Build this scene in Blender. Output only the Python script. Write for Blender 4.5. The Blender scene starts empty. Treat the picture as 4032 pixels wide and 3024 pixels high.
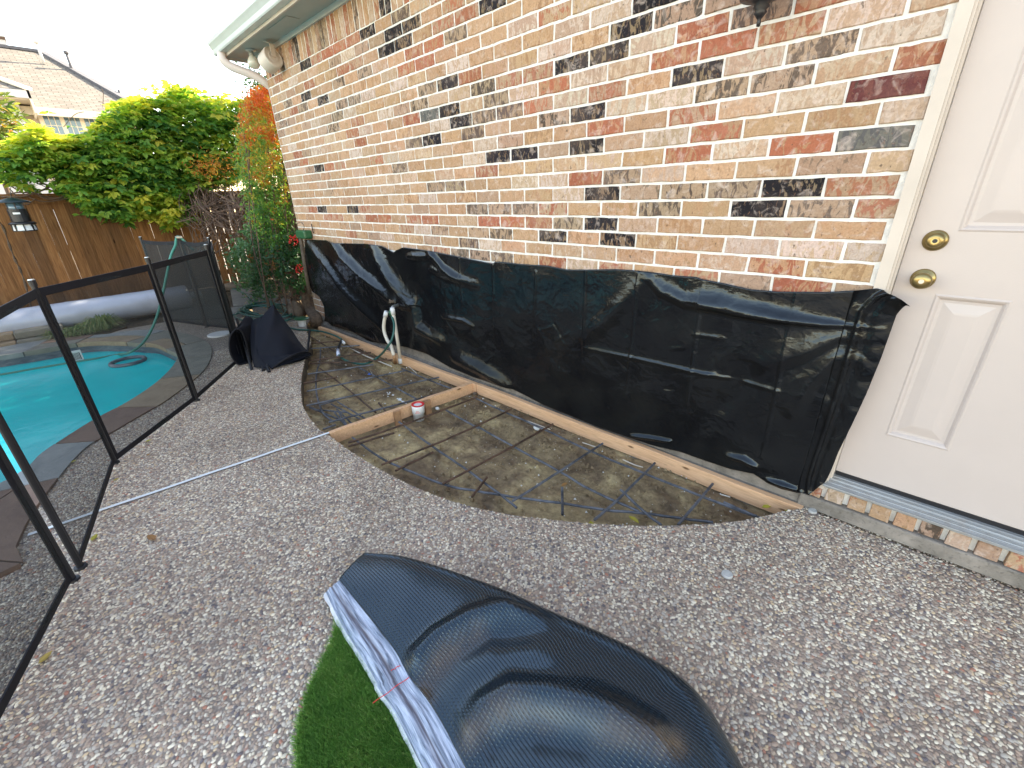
import bpy, bmesh, math, random
import numpy as np
from mathutils import Vector, Matrix, noise
random.seed(7); rng = np.random.default_rng(7)
scene = bpy.context.scene
col = scene.collection

# ------------------------------------------------------------------ camera
CAM = Vector((0.0, -2.2069, 1.42))
RX = Vector((0.71641925, 0.69708443, -0.02857891)); UX = Vector((-0.25832262, 0.30309409, 0.91728044)); FX = Vector((-0.64808401, 0.64977478, -0.39721511))
cd = bpy.data.cameras.new('camera'); cam = bpy.data.objects.new('camera', cd); col.objects.link(cam)
cd.sensor_width = 36.0; cd.lens = 1720.0/4032*36; cd.clip_start = 0.05; cd.clip_end = 500
cam.matrix_world = Matrix(((RX.x, UX.x, -FX.x, CAM.x), (RX.y, UX.y, -FX.y, CAM.y), (RX.z, UX.z, -FX.z, CAM.z), (0, 0, 0, 1)))
scene.camera = cam
# ------------------------------------------------------------------ sky and sun
SUN = Vector((-0.16, 0.80, 0.58)).normalized()
world = bpy.data.worlds.new('World'); scene.world = world; world.use_nodes = True
wn = world.node_tree; bg = wn.nodes['Background']
sky = wn.nodes.new('ShaderNodeTexSky'); sky.sky_type = 'NISHITA'; sky.sun_disc = False
sky.sun_elevation = math.asin(SUN.z); sky.sun_rotation = math.atan2(SUN.x, SUN.y)
sky.air_density = 1.0; sky.dust_density = 0.4; sky.ozone_density = 1.5
tint = wn.nodes.new('ShaderNodeMix'); tint.data_type = 'RGBA'; tint.blend_type = 'MULTIPLY'; tint.inputs[0].default_value = 1.0; tint.inputs[7].default_value = (1.33, 1.02, .77, 1)   # the camera's white balance
wn.links.new(sky.outputs[0], tint.inputs[6]); wn.links.new(tint.outputs[2], bg.inputs[0]); bg.inputs[1].default_value = 0.15
sd = bpy.data.lights.new('sun', 'SUN'); sd.energy = 4.0; sd.angle = math.radians(0.53); sd.color = (1.0, 0.88, 0.68)
so = bpy.data.objects.new('sun', sd); col.objects.link(so); so.rotation_euler = SUN.to_track_quat('Z', 'Y').to_euler()
scene.view_settings.view_transform = 'Standard'; scene.view_settings.look = 'None'
scene.view_settings.exposure = 2.6; scene.view_settings.gamma = 1.0; scene.view_settings.use_curve_mapping = False
scene.render.engine = 'CYCLES'
scene.cycles.max_bounces = 8; scene.cycles.transparent_max_bounces = 24

# ------------------------------------------------------------------ measuring helpers (sight lines from where the photographer stood)
def ray(u, v): return FX + RX*((u-2016)/1720.0) - UX*((v-1512)/1720.0)
def G(u, v, z=0.0):
    d = ray(u, v); t = (z-CAM.z)/d.z; return CAM + d*t
def W(u, v, y=0.0):
    d = ray(u, v); t = (y-CAM.y)/d.y; return CAM + d*t
def XP(u, v, x):
    d = ray(u, v); t = (x-CAM.x)/d.x; return CAM + d*t
def V(*a): return Vector(a)
def spl(pts, n=8, closed=False):
    P = [Vector(p) for p in pts]; out = []
    m = len(P)
    for i in range(m if closed else m-1):
        p0 = P[(i-1) % m] if (closed or i > 0) else P[0]*2-P[1]
        p1 = P[i]; p2 = P[(i+1) % m]
        p3 = P[(i+2) % m] if (closed or i+2 < m) else P[-1]*2-P[-2]
        for k in range(n):
            t = k/n
            out.append(0.5*((2*p1)+(p2-p0)*t+(2*p0-5*p1+4*p2-p3)*t*t+(3*p1-p0-3*p2+p3)*t**3))
    if not closed: out.append(P[-1].copy())
    return out
def resamp(pts, n):
    P = np.array([tuple(p) for p in pts], float)
    d = np.r_[0, np.cumsum(np.linalg.norm(np.diff(P, axis=0), axis=1))]
    s = np.linspace(0, d[-1], n)
    return np.stack([np.interp(s, d, P[:, i]) for i in range(P.shape[1])], 1)
def inpoly(x, y, poly):
    x = np.asarray(x); y = np.asarray(y); r = np.zeros(x.shape, bool); n = len(poly); j = n-1
    for i in range(n):
        xi, yi = poly[i][:2]; xj, yj = poly[j][:2]
        c = ((yi > y) != (yj > y)) & (x < (xj-xi)*(y-yi)/((yj-yi) if yj != yi else 1e-9)+xi)
        r ^= c; j = i
    return r

# ------------------------------------------------------------------ mesh building
class MB:
    def __init__(s): s.v = []; s.f = []; s.m = []; s.attr = {}
    def add(s, vs, fs, mi=0, **at):
        o = len(s.v); s.v += [tuple(p) for p in vs]; s.f += [tuple(i+o for i in f) for f in fs]; s.m += [mi]*len(fs)
        for k, val in at.items(): s.attr.setdefault(k, []).extend([val]*len(vs))
        return s
    def box(s, a, b, mi=0, **at):
        x0, y0, z0 = a; x1, y1, z1 = b
        vs = [(x0, y0, z0), (x1, y0, z0), (x1, y1, z0), (x0, y1, z0), (x0, y0, z1), (x1, y0, z1), (x1, y1, z1), (x0, y1, z1)]
        return s.add(vs, [(3, 2, 1, 0), (4, 5, 6, 7), (0, 1, 5, 4), (1, 2, 6, 5), (2, 3, 7, 6), (3, 0, 4, 7)], mi, **at)
    def bar(s, p, q, w, h, up=(0, 0, 1), mi=0):
        p = Vector(p); q = Vector(q); d = (q-p).normalized(); up = Vector(up)
        sd_ = d.cross(up)
        if sd_.length < 1e-4: sd_ = d.cross(Vector((1, 0, 0)))
        sd_.normalize(); u = sd_.cross(d).normalized(); vs = []
        for c in (p, q):
            for a, b in ((-1, -1), (1, -1), (1, 1), (-1, 1)): vs.append(c+sd_*(a*w/2)+u*(b*h/2))
        return s.add(vs, [(0, 1, 2, 3), (7, 6, 5, 4), (0, 4, 5, 1), (1, 5, 6, 2), (2, 6, 7, 3), (3, 7, 4, 0)], mi)
    def tube(s, pts, r, n=8, mi=0, cap=True, ell=1.0):
        P = [Vector(p) for p in pts]; m = len(P); vs = []; fs = []
        R_ = r if hasattr(r, '__len__') else [r]*m
        t0 = (P[1]-P[0]).normalized(); a = t0.orthogonal().normalized()
        for i in range(m):
            t = (P[min(i+1, m-1)]-P[max(i-1, 0)]).normalized()
            a = (a-t*a.dot(t))
            a = a.normalized() if a.length > 1e-6 else t.orthogonal().normalized()
            b = t.cross(a)
            for k in range(n):
                th = 2*math.pi*k/n; vs.append(P[i]+(a*math.cos(th)+b*math.sin(th)*ell)*R_[i])
        for i in range(m-1):
            for k in range(n): fs.append((i*n+k, i*n+(k+1) % n, (i+1)*n+(k+1) % n, (i+1)*n+k))
        if cap: fs += [tuple(range(n))[::-1], tuple((m-1)*n+k for k in range(n))]
        return s.add(vs, fs, mi)
    def lathe(s, prof, o=(0, 0, 0), axis=(0, 0, 1), n=20, mi=0):
        ax = Vector(axis).normalized(); a = ax.orthogonal().normalized(); b = ax.cross(a); o = Vector(o); vs = []; fs = []
        for r, h in prof:
            for k in range(n):
                th = 2*math.pi*k/n; vs.append(o+ax*h+(a*math.cos(th)+b*math.sin(th))*r)
        m = len(prof)
        for i in range(m-1):
            for k in range(n): fs.append((i*n+k, i*n+(k+1) % n, (i+1)*n+(k+1) % n, (i+1)*n+k))
        fs += [tuple(range(n))[::-1], tuple((m-1)*n+k for k in range(n))]
        return s.add(vs, fs, mi)
    def prism(s, poly, z0, z1, mi=0, mside=None):
        n = len(poly); vs = [(p[0], p[1], z0) for p in poly]+[(p[0], p[1], z1) for p in poly]
        s.add(vs, [tuple(range(n))[::-1], tuple(range(n, 2*n))], mi)
        o = len(s.v)-2*n
        for i in range(n):
            j = (i+1) % n; s.f.append((o+i, o+j, o+n+j, o+n+i)); s.m.append(mi if mside is None else mside)
        return s
    def grid(s, pts, nu, nv, mi=0):
        fs = [(j*nu+i, j*nu+i+1, (j+1)*nu+i+1, (j+1)*nu+i) for j in range(nv-1) for i in range(nu-1)]
        return s.add(pts, fs, mi)
    def build(s, name, mats, parent=None, smooth=False, kind=None):
        me = bpy.data.meshes.new(name); me.from_pydata(s.v, [], s.f)
        for m in (mats if isinstance(mats, (list, tuple)) else [mats]): me.materials.append(m)
        if any(s.m): me.polygons.foreach_set('material_index', s.m)
        for k, val in s.attr.items():
            if len(val) != len(s.v): continue
            if hasattr(val[0], '__len__'):
                at = me.attributes.new(k, 'FLOAT_COLOR', 'POINT'); at.data.foreach_set('color', np.array([tuple(c)+(1,) if len(c) == 3 else tuple(c) for c in val], float).ravel())
            else:
                at = me.attributes.new(k, 'FLOAT', 'POINT'); at.data.foreach_set('value', np.array(val, float))
        if smooth: me.polygons.foreach_set('use_smooth', [True]*len(me.polygons))
        me.update()
        return link(name, me, parent, kind)
def link(name, me, parent=None, kind=None):
    o = bpy.data.objects.new(name, me); col.objects.link(o)
    if parent is not None: o.parent = parent; o.matrix_parent_inverse = Matrix.Translation(parent.location).inverted()
    if kind: o['kind'] = kind
    return o
def empty(name, loc, label, cat, group=None):
    o = bpy.data.objects.new(name, None); col.objects.link(o); o.location = loc; o.empty_display_size = .05
    return tag(o, label, cat, group)
def tag(o, label=None, cat=None, group=None, kind=None):
    if label: o['label'] = label
    if cat: o['category'] = cat
    if group: o['group'] = group
    if kind: o['kind'] = kind
    return o
def struct(o): o['kind'] = 'structure'; return o
def bevel(o, w, n=2):
    m = o.modifiers.new('bevel', 'BEVEL'); m.width = w; m.segments = n; m.limit_method = 'ANGLE'; return o

# ------------------------------------------------------------------ materials
class NT:
    def __init__(s, name):
        s.mat = bpy.data.materials.new(name); s.mat.use_nodes = True; s.t = s.mat.node_tree; s.b = s.t.nodes['Principled BSDF']; s.out = s.t.nodes['Material Output']
    def n(s, typ, **kw):
        nd = s.t.nodes.new('ShaderNode'+typ)
        for k, v in kw.items():
            if k.startswith('i_'):
                key = k[2:].replace('_', ' ')
                nd.inputs[key].default_value = v
            else: setattr(nd, k, v)
        return nd
    def l(s, a, b): s.t.links.new(a, b)
    def coord(s, scale=(1, 1, 1), kind='Object', rot=(0, 0, 0)):
        tc = s.n('TexCoord'); mp = s.n('Mapping'); mp.inputs['Scale'].default_value = scale; mp.inputs['Rotation'].default_value = rot
        s.l(tc.outputs[kind], mp.inputs[0]); return mp.outputs[0]
    def noise(s, vec, scale, detail=4, rough=.55, dist=0.0):
        nd = s.n('TexNoise'); nd.inputs['Scale'].default_value = scale; nd.inputs['Detail'].default_value = detail; nd.inputs['Roughness'].default_value = rough; nd.inputs['Distortion'].default_value = dist
        s.l(vec, nd.inputs['Vector']); return nd.outputs['Fac']
    def ramp(s, fac, stops, interp='LINEAR'):
        nd = s.n('ValToRGB'); cr = nd.color_ramp; cr.interpolation = interp
        while len(cr.elements) < len(stops): cr.elements.new(.5)
        for e, (p, c) in zip(cr.elements, stops): e.position = p; e.color = (c, c, c, 1) if not hasattr(c, '__len__') else tuple(c)+(1,)
        s.l(fac, nd.inputs[0]); return nd.outputs[0]
    def mix(s, fac, a, b, mode='MIX'):
        nd = s.n('Mix', data_type='RGBA', blend_type=mode)
        for sock, v in ((nd.inputs[0], fac), (nd.inputs[6], a), (nd.inputs[7], b)):
            if hasattr(v, 'default_value') or hasattr(v, 'is_linked'): s.l(v, sock)
            elif hasattr(v, '__len__'): sock.default_value = tuple(v)+(1,) if len(v) == 3 else v
            else: sock.default_value = v
        return nd.outputs[2]
    def math(s, op, a, b=None):
        nd = s.n('Math', operation=op)
        for i, v in enumerate((a, b)):
            if v is None: continue
            if hasattr(v, 'is_linked'): s.l(v, nd.inputs[i])
            else: nd.inputs[i].default_value = v
        return nd.outputs[0]
    def bump(s, h, strength=.5, dist=.01, prev=None):
        nd = s.n('Bump'); nd.inputs['Strength'].default_value = strength; nd.inputs['Distance'].default_value = dist
        s.l(h, nd.inputs['Height'])
        if prev is not None: s.l(prev, nd.inputs['Normal'])
        return nd.outputs[0]
    def attr(s, name, typ='GEOMETRY'):
        nd = s.n('Attribute', attribute_name=name, attribute_type=typ); return nd
    def fin(s, color=None, rough=None, normal=None, metal=None, spec=None, coat=None):
        for k, v in (('Base Color', color), ('Roughness', rough), ('Normal', normal), ('Metallic', metal), ('Specular IOR Level', spec), ('Coat Weight', coat)):
            if v is None: continue
            if hasattr(v, 'is_linked'): s.l(v, s.b.inputs[k])
            elif hasattr(v, '__len__'): s.b.inputs[k].default_value = tuple(v)+(1,)
            else: s.b.inputs[k].default_value = v
        return s.mat
def simple(name, c, rough=.6, metal=0.0, var=.15, vs=6.0, bump=0.0, bs=60.0, spec=.5):
    m = NT(name); co = m.coord(); f = m.noise(co, vs, 5)
    d = tuple(x*(1-var) for x in c); e = tuple(min(1, x*(1+var)) for x in c)
    c_ = m.ramp(f, [(.3, d), (.7, e)])
    nrm = m.bump(m.noise(co, bs, 4), bump, .004) if bump else None
    return m.fin(c_, rough, nrm, metal, spec)

M = {}
# brick
m = NT('brick'); co = m.coord()
ca = m.attr('ca').outputs['Color']; cb = m.attr('cb').outputs['Color']; th = m.attr('mixk').outputs['Fac']
n1 = m.noise(m.coord((1, 1, .38)), 34, 5, .6, 1.2)
n2 = m.noise(co, 22, 5, .6, .8)
k1 = m.math('GREATER_THAN', n1, th); mr = m.n('MapRange'); m.l(m.math('SUBTRACT', n1, th), mr.inputs[0]); mr.inputs[1].default_value = -.03; mr.inputs[2].default_value = .03
c = m.mix(mr.outputs[0], ca, cb)
c = m.mix(m.math('MULTIPLY', m.ramp(n2, [(.53, 0.0), (.70, 1.0)]), .55), c, (.70, .62, .53))
c = m.mix(m.ramp(m.noise(m.coord((1, 1, 1.6)), 2.2, 4), [(.5, 0.0), (.75, .22)]), c, (.62, .49, .38))
c = m.mix(m.ramp(m.noise(m.coord((1, 1, .55), rot=(0, .5, 0)), 48, 5, .65, 1.5), [(.60, 0.0), (.64, .45)]), c, (.30, .17, .10))
c = m.mix(m.ramp(m.noise(m.coord((1, 1, .6)), 60, 4, .6), [(.64, 0.0), (.70, .75)]), c, (.10, .075, .055))
c = m.mix(m.ramp(m.noise(co, 130, 3), [(.35, .8), (.65, 1.0)]), (0, 0, 0), c)
c = m.mix(1.0, c, (.93, .87, .88), 'MULTIPLY')
m.fin(c, .9, m.bump(m.noise(co, 150, 5, .7), .35, .002, m.bump(n2, .5, .006)), spec=.2); M['brick'] = m.mat
# mortar
m = NT('mortar'); co = m.coord(); c = m.ramp(m.noise(co, 25, 5), [(.3, (.62, .60, .56)), (.7, (.82, .80, .75))])
m.fin(c, .95, m.bump(m.noise(co, 120, 4), .6, .004), spec=.1); M['mortar'] = m.mat
# concrete
def conc(name, a, b, sc=9):
    m = NT(name); co = m.coord(); n = m.noise(co, sc, 6, .65); c = m.ramp(n, [(.3, a), (.7, b)])
    c = m.mix(m.ramp(m.noise(co, sc*7, 4), [(.55, 0.0), (.75, .6)]), c, tuple(x*.45 for x in a))
    m.fin(c, .9, m.bump(m.noise(co, sc*14, 5), .5, .004), spec=.25); return m.mat
M['concrete'] = conc('concrete', (.14, .125, .105), (.33, .29, .25))
M['slabside'] = conc('slabside', (.10, .085, .065), (.24, .21, .17))
M['flag'] = conc('flag', (.10, .095, .085), (.19, .175, .15), 3)
# exposed aggregate sheet
def aggregate(name, matrix_only=False):
    m = NT(name); co = m.coord()
    if matrix_only:
        c = m.ramp(m.noise(co, 40, 4), [(.3, (.28, .22, .17)), (.7, (.44, .36, .29))])
        c = m.mix(m.ramp(m.noise(co, 1.3, 4), [(.35, 0.0), (.7, .35)]), c, (.10, .085, .075))
    v = m.n('TexVoronoi'); v.inputs['Scale'].default_value = 80; v.inputs['Randomness'].default_value = .95; m.l(co, v.inputs['Vector'])
    sp = m.n('SeparateColor'); m.l(v.outputs['Color'], sp.inputs[0])
    pc = m.ramp(sp.outputs[0], PEB, 'CONSTANT')
    gap = m.ramp(v.outputs['Distance'], [(.42, 0.0), (.58, 1.0)])
    cc = m.mix(gap, pc, (.15, .13, .115))
    if matrix_only: cc = m.mix(.5, cc, c)
    gp_ = m.n('NewGeometry'); w1 = m.ramp(m.noise(gp_.outputs['Position'], 1.1, 5, .6, .5), [(.35, (.84, .81, .78)), (.6, (1.10, 1.08, 1.06))]); cc = m.mix(1.0, cc, w1, 'MULTIPLY')
    nrm = m.bump(m.math('SUBTRACT', 1.0, v.outputs['Distance']), .7, .006)
    m.fin(cc, .6, nrm, spec=.35); return m.mat
PEB = [(0.0, (.70, .62, .48)), (.13, (.44, .34, .26)), (.27, (.32, .24, .195)), (.39, (.52, .46, .39)), (.50, (.25, .19, .155)), (.57, (.86, .78, .62)), (.68, (.11, .10, .12)), (.73, (.46, .34, .26)), (.83, (.50, .46, .40)), (.91, (.62, .47, .30)), (.98, (.40, .18, .12))]
M['agg'] = aggregate('exposed_aggregate'); M['matrix'] = aggregate('aggregate_matrix', True)
m = NT('pebble'); a = m.attr('tone', 'INSTANCER').outputs['Fac']; co = m.coord()
c = m.ramp(a, PEB, 'CONSTANT'); c = m.mix(m.math('MULTIPLY', m.noise(co, 300, 3), .35), c, (.30, .24, .19))
gp_ = m.n('NewGeometry'); w1 = m.ramp(m.noise(gp_.outputs['Position'], 1.1, 5, .6, .5), [(.35, (.84, .81, .78)), (.6, (1.10, 1.08, 1.06))]); c = m.mix(1.0, c, w1, 'MULTIPLY'); M['pebble'] = m.fin(c, .5, None, spec=.3)
# dirt
m = NT('dirt'); co = m.coord(); n = m.noise(co, 3.2, 7, .62, .6)
c = m.ramp(n, [(.30, (.085, .058, .036)), (.42, (.22, .152, .088)), (.54, (.38, .28, .15)), (.68, (.62, .48, .25))])
c = m.mix(m.ramp(m.noise(co, 38, 4), [(.3, .62), (.6, 1.0)]), (.03, .022, .015), c)
c = m.mix(m.ramp(m.noise(co, 55, 3, .5), [(.70, 0.0), (.74, .8)]), c, (.62, .58, .5))
m.fin(c, m.ramp(n, [(.35, .45), (.55, .9)]), m.bump(m.noise(co, 24, 6, .7), .9, .012, m.bump(m.noise(co, 90, 5, .7), .8, .005)), spec=.3); M['dirt'] = m.mat
m = NT('soil'); co = m.coord(); c = m.ramp(m.noise(co, 9, 7, .7), [(.3, (.035, .026, .018)), (.6, (.10, .075, .05)), (.75, (.2, .15, .1))])
m.fin(c, .95, m.bump(m.noise(co, 70, 6, .7), .9, .01), spec=.1); M['soil'] = m.mat
# lumber
def wood(name, a, b, axis='x', sc=(2, 30, 30), knots=True, rough=.65, bump=.15):
    m = NT(name); co = m.coord(sc); n = m.noise(co, 2.2, 6, .6, 1.0); c = m.ramp(n, [(.3, a), (.7, b)])
    c = m.mix(m.ramp(m.noise(m.coord(tuple(x*2.5 for x in sc)), 3, 3), [(.5, 0.0), (.8, .4)]), c, tuple(x*.5 for x in a))
    if knots:
        v = m.n('TexVoronoi'); v.inputs['Scale'].default_value = 1.0; m.l(m.coord(tuple(x*.9 for x in (5, 5, 14))), v.inputs['Vector'])
        c = m.mix(m.ramp(v.outputs['Distance'], [(.05, .9), (.12, 0.0)]), c, (.13, .055, .02))
    m.fin(c, rough, m.bump(n, bump, .004), spec=.3); return m.mat
M['lumber'] = wood('lumber', (.60, .34, .18), (.80, .50, .29))
# fence boards: grain along z, tone per board
m = NT('fence_board'); t = m.attr('tone').outputs['Fac']; co = m.coord((26, 26, 1.6))
n = m.noise(co, 2.0, 7, .62, .8); c = m.ramp(n, [(.25, (.12, .055, .020)), (.5, (.28, .13, .048)), (.75, (.42, .22, .09))])
c = m.mix(m.ramp(t, [(0, .42), (1, 1.0)]), (.03, .015, .007), c)
c = m.mix(m.ramp(m.noise(m.coord((1.5, 1.5, 1)), 1.6, 4), [(.5, 0.0), (.8, .5)]), c, (.13, .075, .045))
v = m.n('TexVoronoi'); v.inputs['Scale'].default_value = 1.0; m.l(m.coord((4, 9, 2.6)), v.inputs['Vector'])
c = m.mix(m.ramp(v.outputs['Distance'], [(.05, .85), (.11, 0.0)]), c, (.03, .012, .005))
m.fin(c, .8, m.bump(n, .4, .005), spec=.2); M['fence'] = m.mat
# paint
M['door'] = simple('door_paint', (.51, .445, .41), .38, var=.02, bump=.12, bs=220)
M['trim'] = simple('trim_paint', (.57, .50, .43), .5, var=.06, bump=.1, bs=90)
M['soffit'] = simple('soffit_paint', (.40, .42, .39), .6, var=.06)
M['gutter'] = simple('gutter_metal', (.56, .60, .58), .35, .1, var=.05)
M['downspout'] = simple('downspout_paint', (.62, .54, .50), .4, var=.05)
M['white'] = simple('white_plastic', (.74, .74, .72), .4, var=.06)
M['pvc'] = simple('pvc_dirty', (.66, .60, .50), .45, var=.14, vs=14)
M['capgrey'] = simple('cap_plastic', (.46, .45, .42), .55, var=.15, vs=60)
M['red'] = simple('red_plastic', (.60, .03, .03), .4, var=.05)
M['black'] = simple('black_metal', (.012, .012, .015), .4, var=.2)
M['blackfab'] = simple('black_band', (.010, .010, .014), .7, var=.2, spec=.3)
M['brass'] = simple('aged_brass', (.30, .23, .10), .28, .9, var=.25, vs=30)
M['steel'] = simple('key_cylinder', (.6, .6, .58), .3, .9, var=.05)
M['bluetape'] = simple('blue_tape', (.03, .12, .5), .5)
M['aged'] = simple('stake_wood', (.36, .2, .1), .8, var=.3, vs=30)
M['rock'] = conc('rock', (.075, .055, .04), (.21, .16, .115), 7)
m = NT('threshold_metal'); co = m.coord((.4, 60, 60)); n = m.noise(co, 3, 4); c = m.ramp(n, [(.3, (.20, .21, .21)), (.7, (.45, .46, .46))])
c = m.mix(m.ramp(m.noise(m.coord(), 22, 5), [(.5, 0.0), (.75, .5)]), c, (.25, .22, .19)); m.fin(c, .5, m.bump(n, .3, .003), metal=.3); M['thresh'] = m.mat
# rebar
def rebar(name, a, b):
    m = NT(name); co = m.coord(); c = m.ramp(m.noise(co, 14, 4), [(.35, a), (.65, b)])
    m.fin(c, .55, m.bump(m.noise(co, 260, 2), .6, .003), metal=.35); return m.mat
M['rebar'] = rebar('rebar_steel', (.055, .057, .066), (.175, .18, .20)); M['rust'] = rebar('rebar_rust', (.05, .03, .022), (.15, .085, .055))
# green hose
m = NT('hose'); m.fin((.012, .085, .065), .35, spec=.6); M['hose'] = m.mat
m = NT('hose_light'); m.fin((.05, .22, .16), .35, spec=.6); M['hose2'] = m.mat
m = NT('lid_green'); m.fin((.02, .10, .04), .35); M['greenplastic'] = m.mat
# plastic sheet
m = NT('poly_sheet'); co = m.coord()
n2 = m.noise(co, 4, 3, .5, .5); nz = m.n('TexNoise'); nz.inputs['Scale'].default_value = 5; nz.inputs['Detail'].default_value = 4; m.l(co, nz.inputs['Vector'])
vadd = m.n('VectorMath', operation='MULTIPLY_ADD'); m.l(nz.outputs['Color'], vadd.inputs[0]); vadd.inputs[1].default_value = (.28, .28, .28); m.l(m.coord((1, 1, 1.5), rot=(0, .35, 0)), vadd.inputs[2])
def crump(sc):
    v = m.n('TexVoronoi'); v.inputs['Scale'].default_value = sc; m.l(vadd.outputs[0], v.inputs['Vector']); return v.outputs['Distance']
nrm = m.bump(crump(5), .30, .012); nrm = m.bump(crump(17), .26, .004, nrm); nrm = m.bump(crump(44), .22, .0014, nrm)
c = m.ramp(m.noise(co, 5, 4), [(.3, (.004, .004, .005)), (.7, (.010, .010, .010))]); m.fin(c, m.ramp(n2, [(.3, .10), (.7, .20)]), nrm, spec=.42); m.b.inputs['Specular Tint'].default_value = (.70, .84, 1, 1); M['poly'] = m.mat  # specular tint paints sky blue into the highlights
# pool-fence net, seen as what its threads leave open
def net(name, c, a):
    m = NT(name); tr = m.n('BsdfTransparent'); mx = m.n('MixShader'); mx.inputs[0].default_value = a
    m.fin(c, .75, spec=.25); m.l(tr.outputs[0], mx.inputs[1]); m.l(m.b.outputs[0], mx.inputs[2]); m.l(mx.outputs[0], m.out.inputs[0]); return m.mat
M['net'] = net('fence_net', (.03, .034, .036), .60); M['netdark'] = net('fence_net_dark', (.02, .024, .026), .84); M['netpile'] = net('fence_net_pile', (.010, .012, .02), .93)
# water, tile
m = NT('pool_water'); co = m.coord(); n = m.noise(co, 2.3, 4, .5, .6)
c = m.ramp(n, [(.3, (.0, .54, .56)), (.7, (.0, .68, .68))]); m.fin(c, .12, m.bump(m.noise(co, 9, 4, .5, .8), .14, .02), spec=.2); m.b.inputs['IOR'].default_value = 1.33; M['water'] = m.mat
m = NT('pool_tile'); co = m.coord(); m.fin(m.ramp(m.noise(m.coord((1, 1, 3)), 8, 6, .6, 1), [(.3, (.04, .06, .09)), (.5, (.10, .12, .15)), (.72, (.24, .24, .24))]), .35, m.bump(m.noise(co, 30, 3), .2, .004)); M['tile'] = m.mat
for i, (a, b) in enumerate((((.17, .165, .135), (.27, .25, .20)), ((.16, .10, .075), (.27, .18, .13)), ((.26, .19, .12), (.38, .29, .19)), ((.20, .21, .205), (.33, .34, .32)))):
    m = NT('flagstone'); co = m.coord((1, 1, 1)); n = m.noise(co, 5, 7, .65, 1.2); m.fin(m.ramp(n, [(.3, a), (.7, b)]), .75, m.bump(m.noise(co, 22, 6, .6, .8), .5, .008), spec=.3); M['stone%d' % i] = m.mat
M['cover'] = simple('solar_cover', (.70, .74, .86), .25, .15, var=.12, vs=4, bump=.08, bs=12)
M['strip'] = simple('joint_strip', (.80, .82, .82), .5, var=.04)
# leaves
def leaf(name, stops, trans=.52, rough=.45):
    m = NT(name); t = m.attr('tone').outputs['Fac']; c = m.ramp(t, stops)
    tl = m.n('BsdfTranslucent'); mx = m.n('MixShader'); mx.inputs[0].default_value = trans
    br = m.mix(1.0, c, (1.35, 1.45, .7), 'MULTIPLY')
    m.l(br, tl.inputs[0]); m.fin(c, rough, spec=.4); m.l(m.b.outputs[0], mx.inputs[1]); m.l(tl.outputs[0], mx.inputs[2]); m.l(mx.outputs[0], m.out.inputs[0]); return m.mat
M['vine'] = leaf('vine_leaf', [(0, (.045, .13, .035)), (.35, (.13, .28, .05)), (.65, (.30, .42, .06)), (1, (.60, .54, .08))])
M['nandina'] = leaf('nandina_leaf', [(0, (.055, .14, .045)), (.45, (.15, .30, .06)), (.62, (.42, .36, .06)), (.8, (.42, .16, .03)), (1, (.55, .12, .03))])
M['berrybush'] = leaf('berry_bush_leaf', [(0, (.012, .045, .014)), (.6, (.035, .10, .03)), (1, (.09, .18, .06))], .25)
M['redleaf'] = leaf('magnolia_leaf', [(0, (.07, .12, .03)), (.6, (.16, .18, .05)), (1, (.28, .09, .04))])
M['treeleaf'] = leaf('tree_leaf', [(0, (.015, .045, .02)), (1, (.04, .09, .03))], .3)
M['grass'] = leaf('bed_grass', [(0, (.08, .15, .04)), (.6, (.20, .28, .09)), (1, (.45, .42, .22))], .35)
M['dryleaf'] = leaf('dry_leaf', [(0, (.30, .14, .05)), (.5, (.40, .24, .08)), (1, (.42, .38, .05))], .2)
M['turf'] = leaf('turf_blade', [(0, (.11, .24, .07)), (.6, (.24, .42, .13)), (1, (.50, .56, .28))], .45, .4)
M['bark'] = simple('bark', (.11, .075, .05), .9, var=.4, vs=25, bump=.8, bs=40)
M['twig'] = simple('twig', (.12, .075, .05), .85, var=.3, vs=10)
M['berry'] = simple('berry', (.62, .02, .015), .3, var=.2, vs=60)
# neighbour
m = NT('shingles'); co = m.coord((1, 1, 1), 'UV'); b = m.n('TexBrick'); b.inputs['Scale'].default_value = 1.0; b.inputs['Brick Width'].default_value = .33; b.inputs['Row Height'].default_value = .14; b.inputs['Mortar Size'].default_value = .012; b.inputs['Mortar Smooth'].default_value = .2
b.inputs['Color1'].default_value = (.17, .155, .135, 1); b.inputs['Color2'].default_value = (.27, .245, .21, 1); b.inputs['Mortar'].default_value = (.05, .045, .04, 1); m.l(co, b.inputs['Vector'])
m.fin(m.mix(m.math('MULTIPLY', m.noise(co, 4, 5), .7), b.outputs[0], (.18, .155, .13)), .95, spec=.15); M['shingle'] = m.mat
M['ridge'] = simple('ridge_cap', (.10, .10, .11), .8)
M['siding'] = simple('siding_white', (.55, .54, .52), .7, var=.03)
M['cream'] = simple('cream_wall', (.50, .43, .32), .8, var=.06)
M['creamtrim'] = simple('cream_trim', (.72, .66, .52), .6, var=.03)
m = NT('window_glass'); m.fin((.10, .17, .22), .05, spec=.9); M['glass'] = m.mat  # blue of reflected sky is put into the base colour
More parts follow.
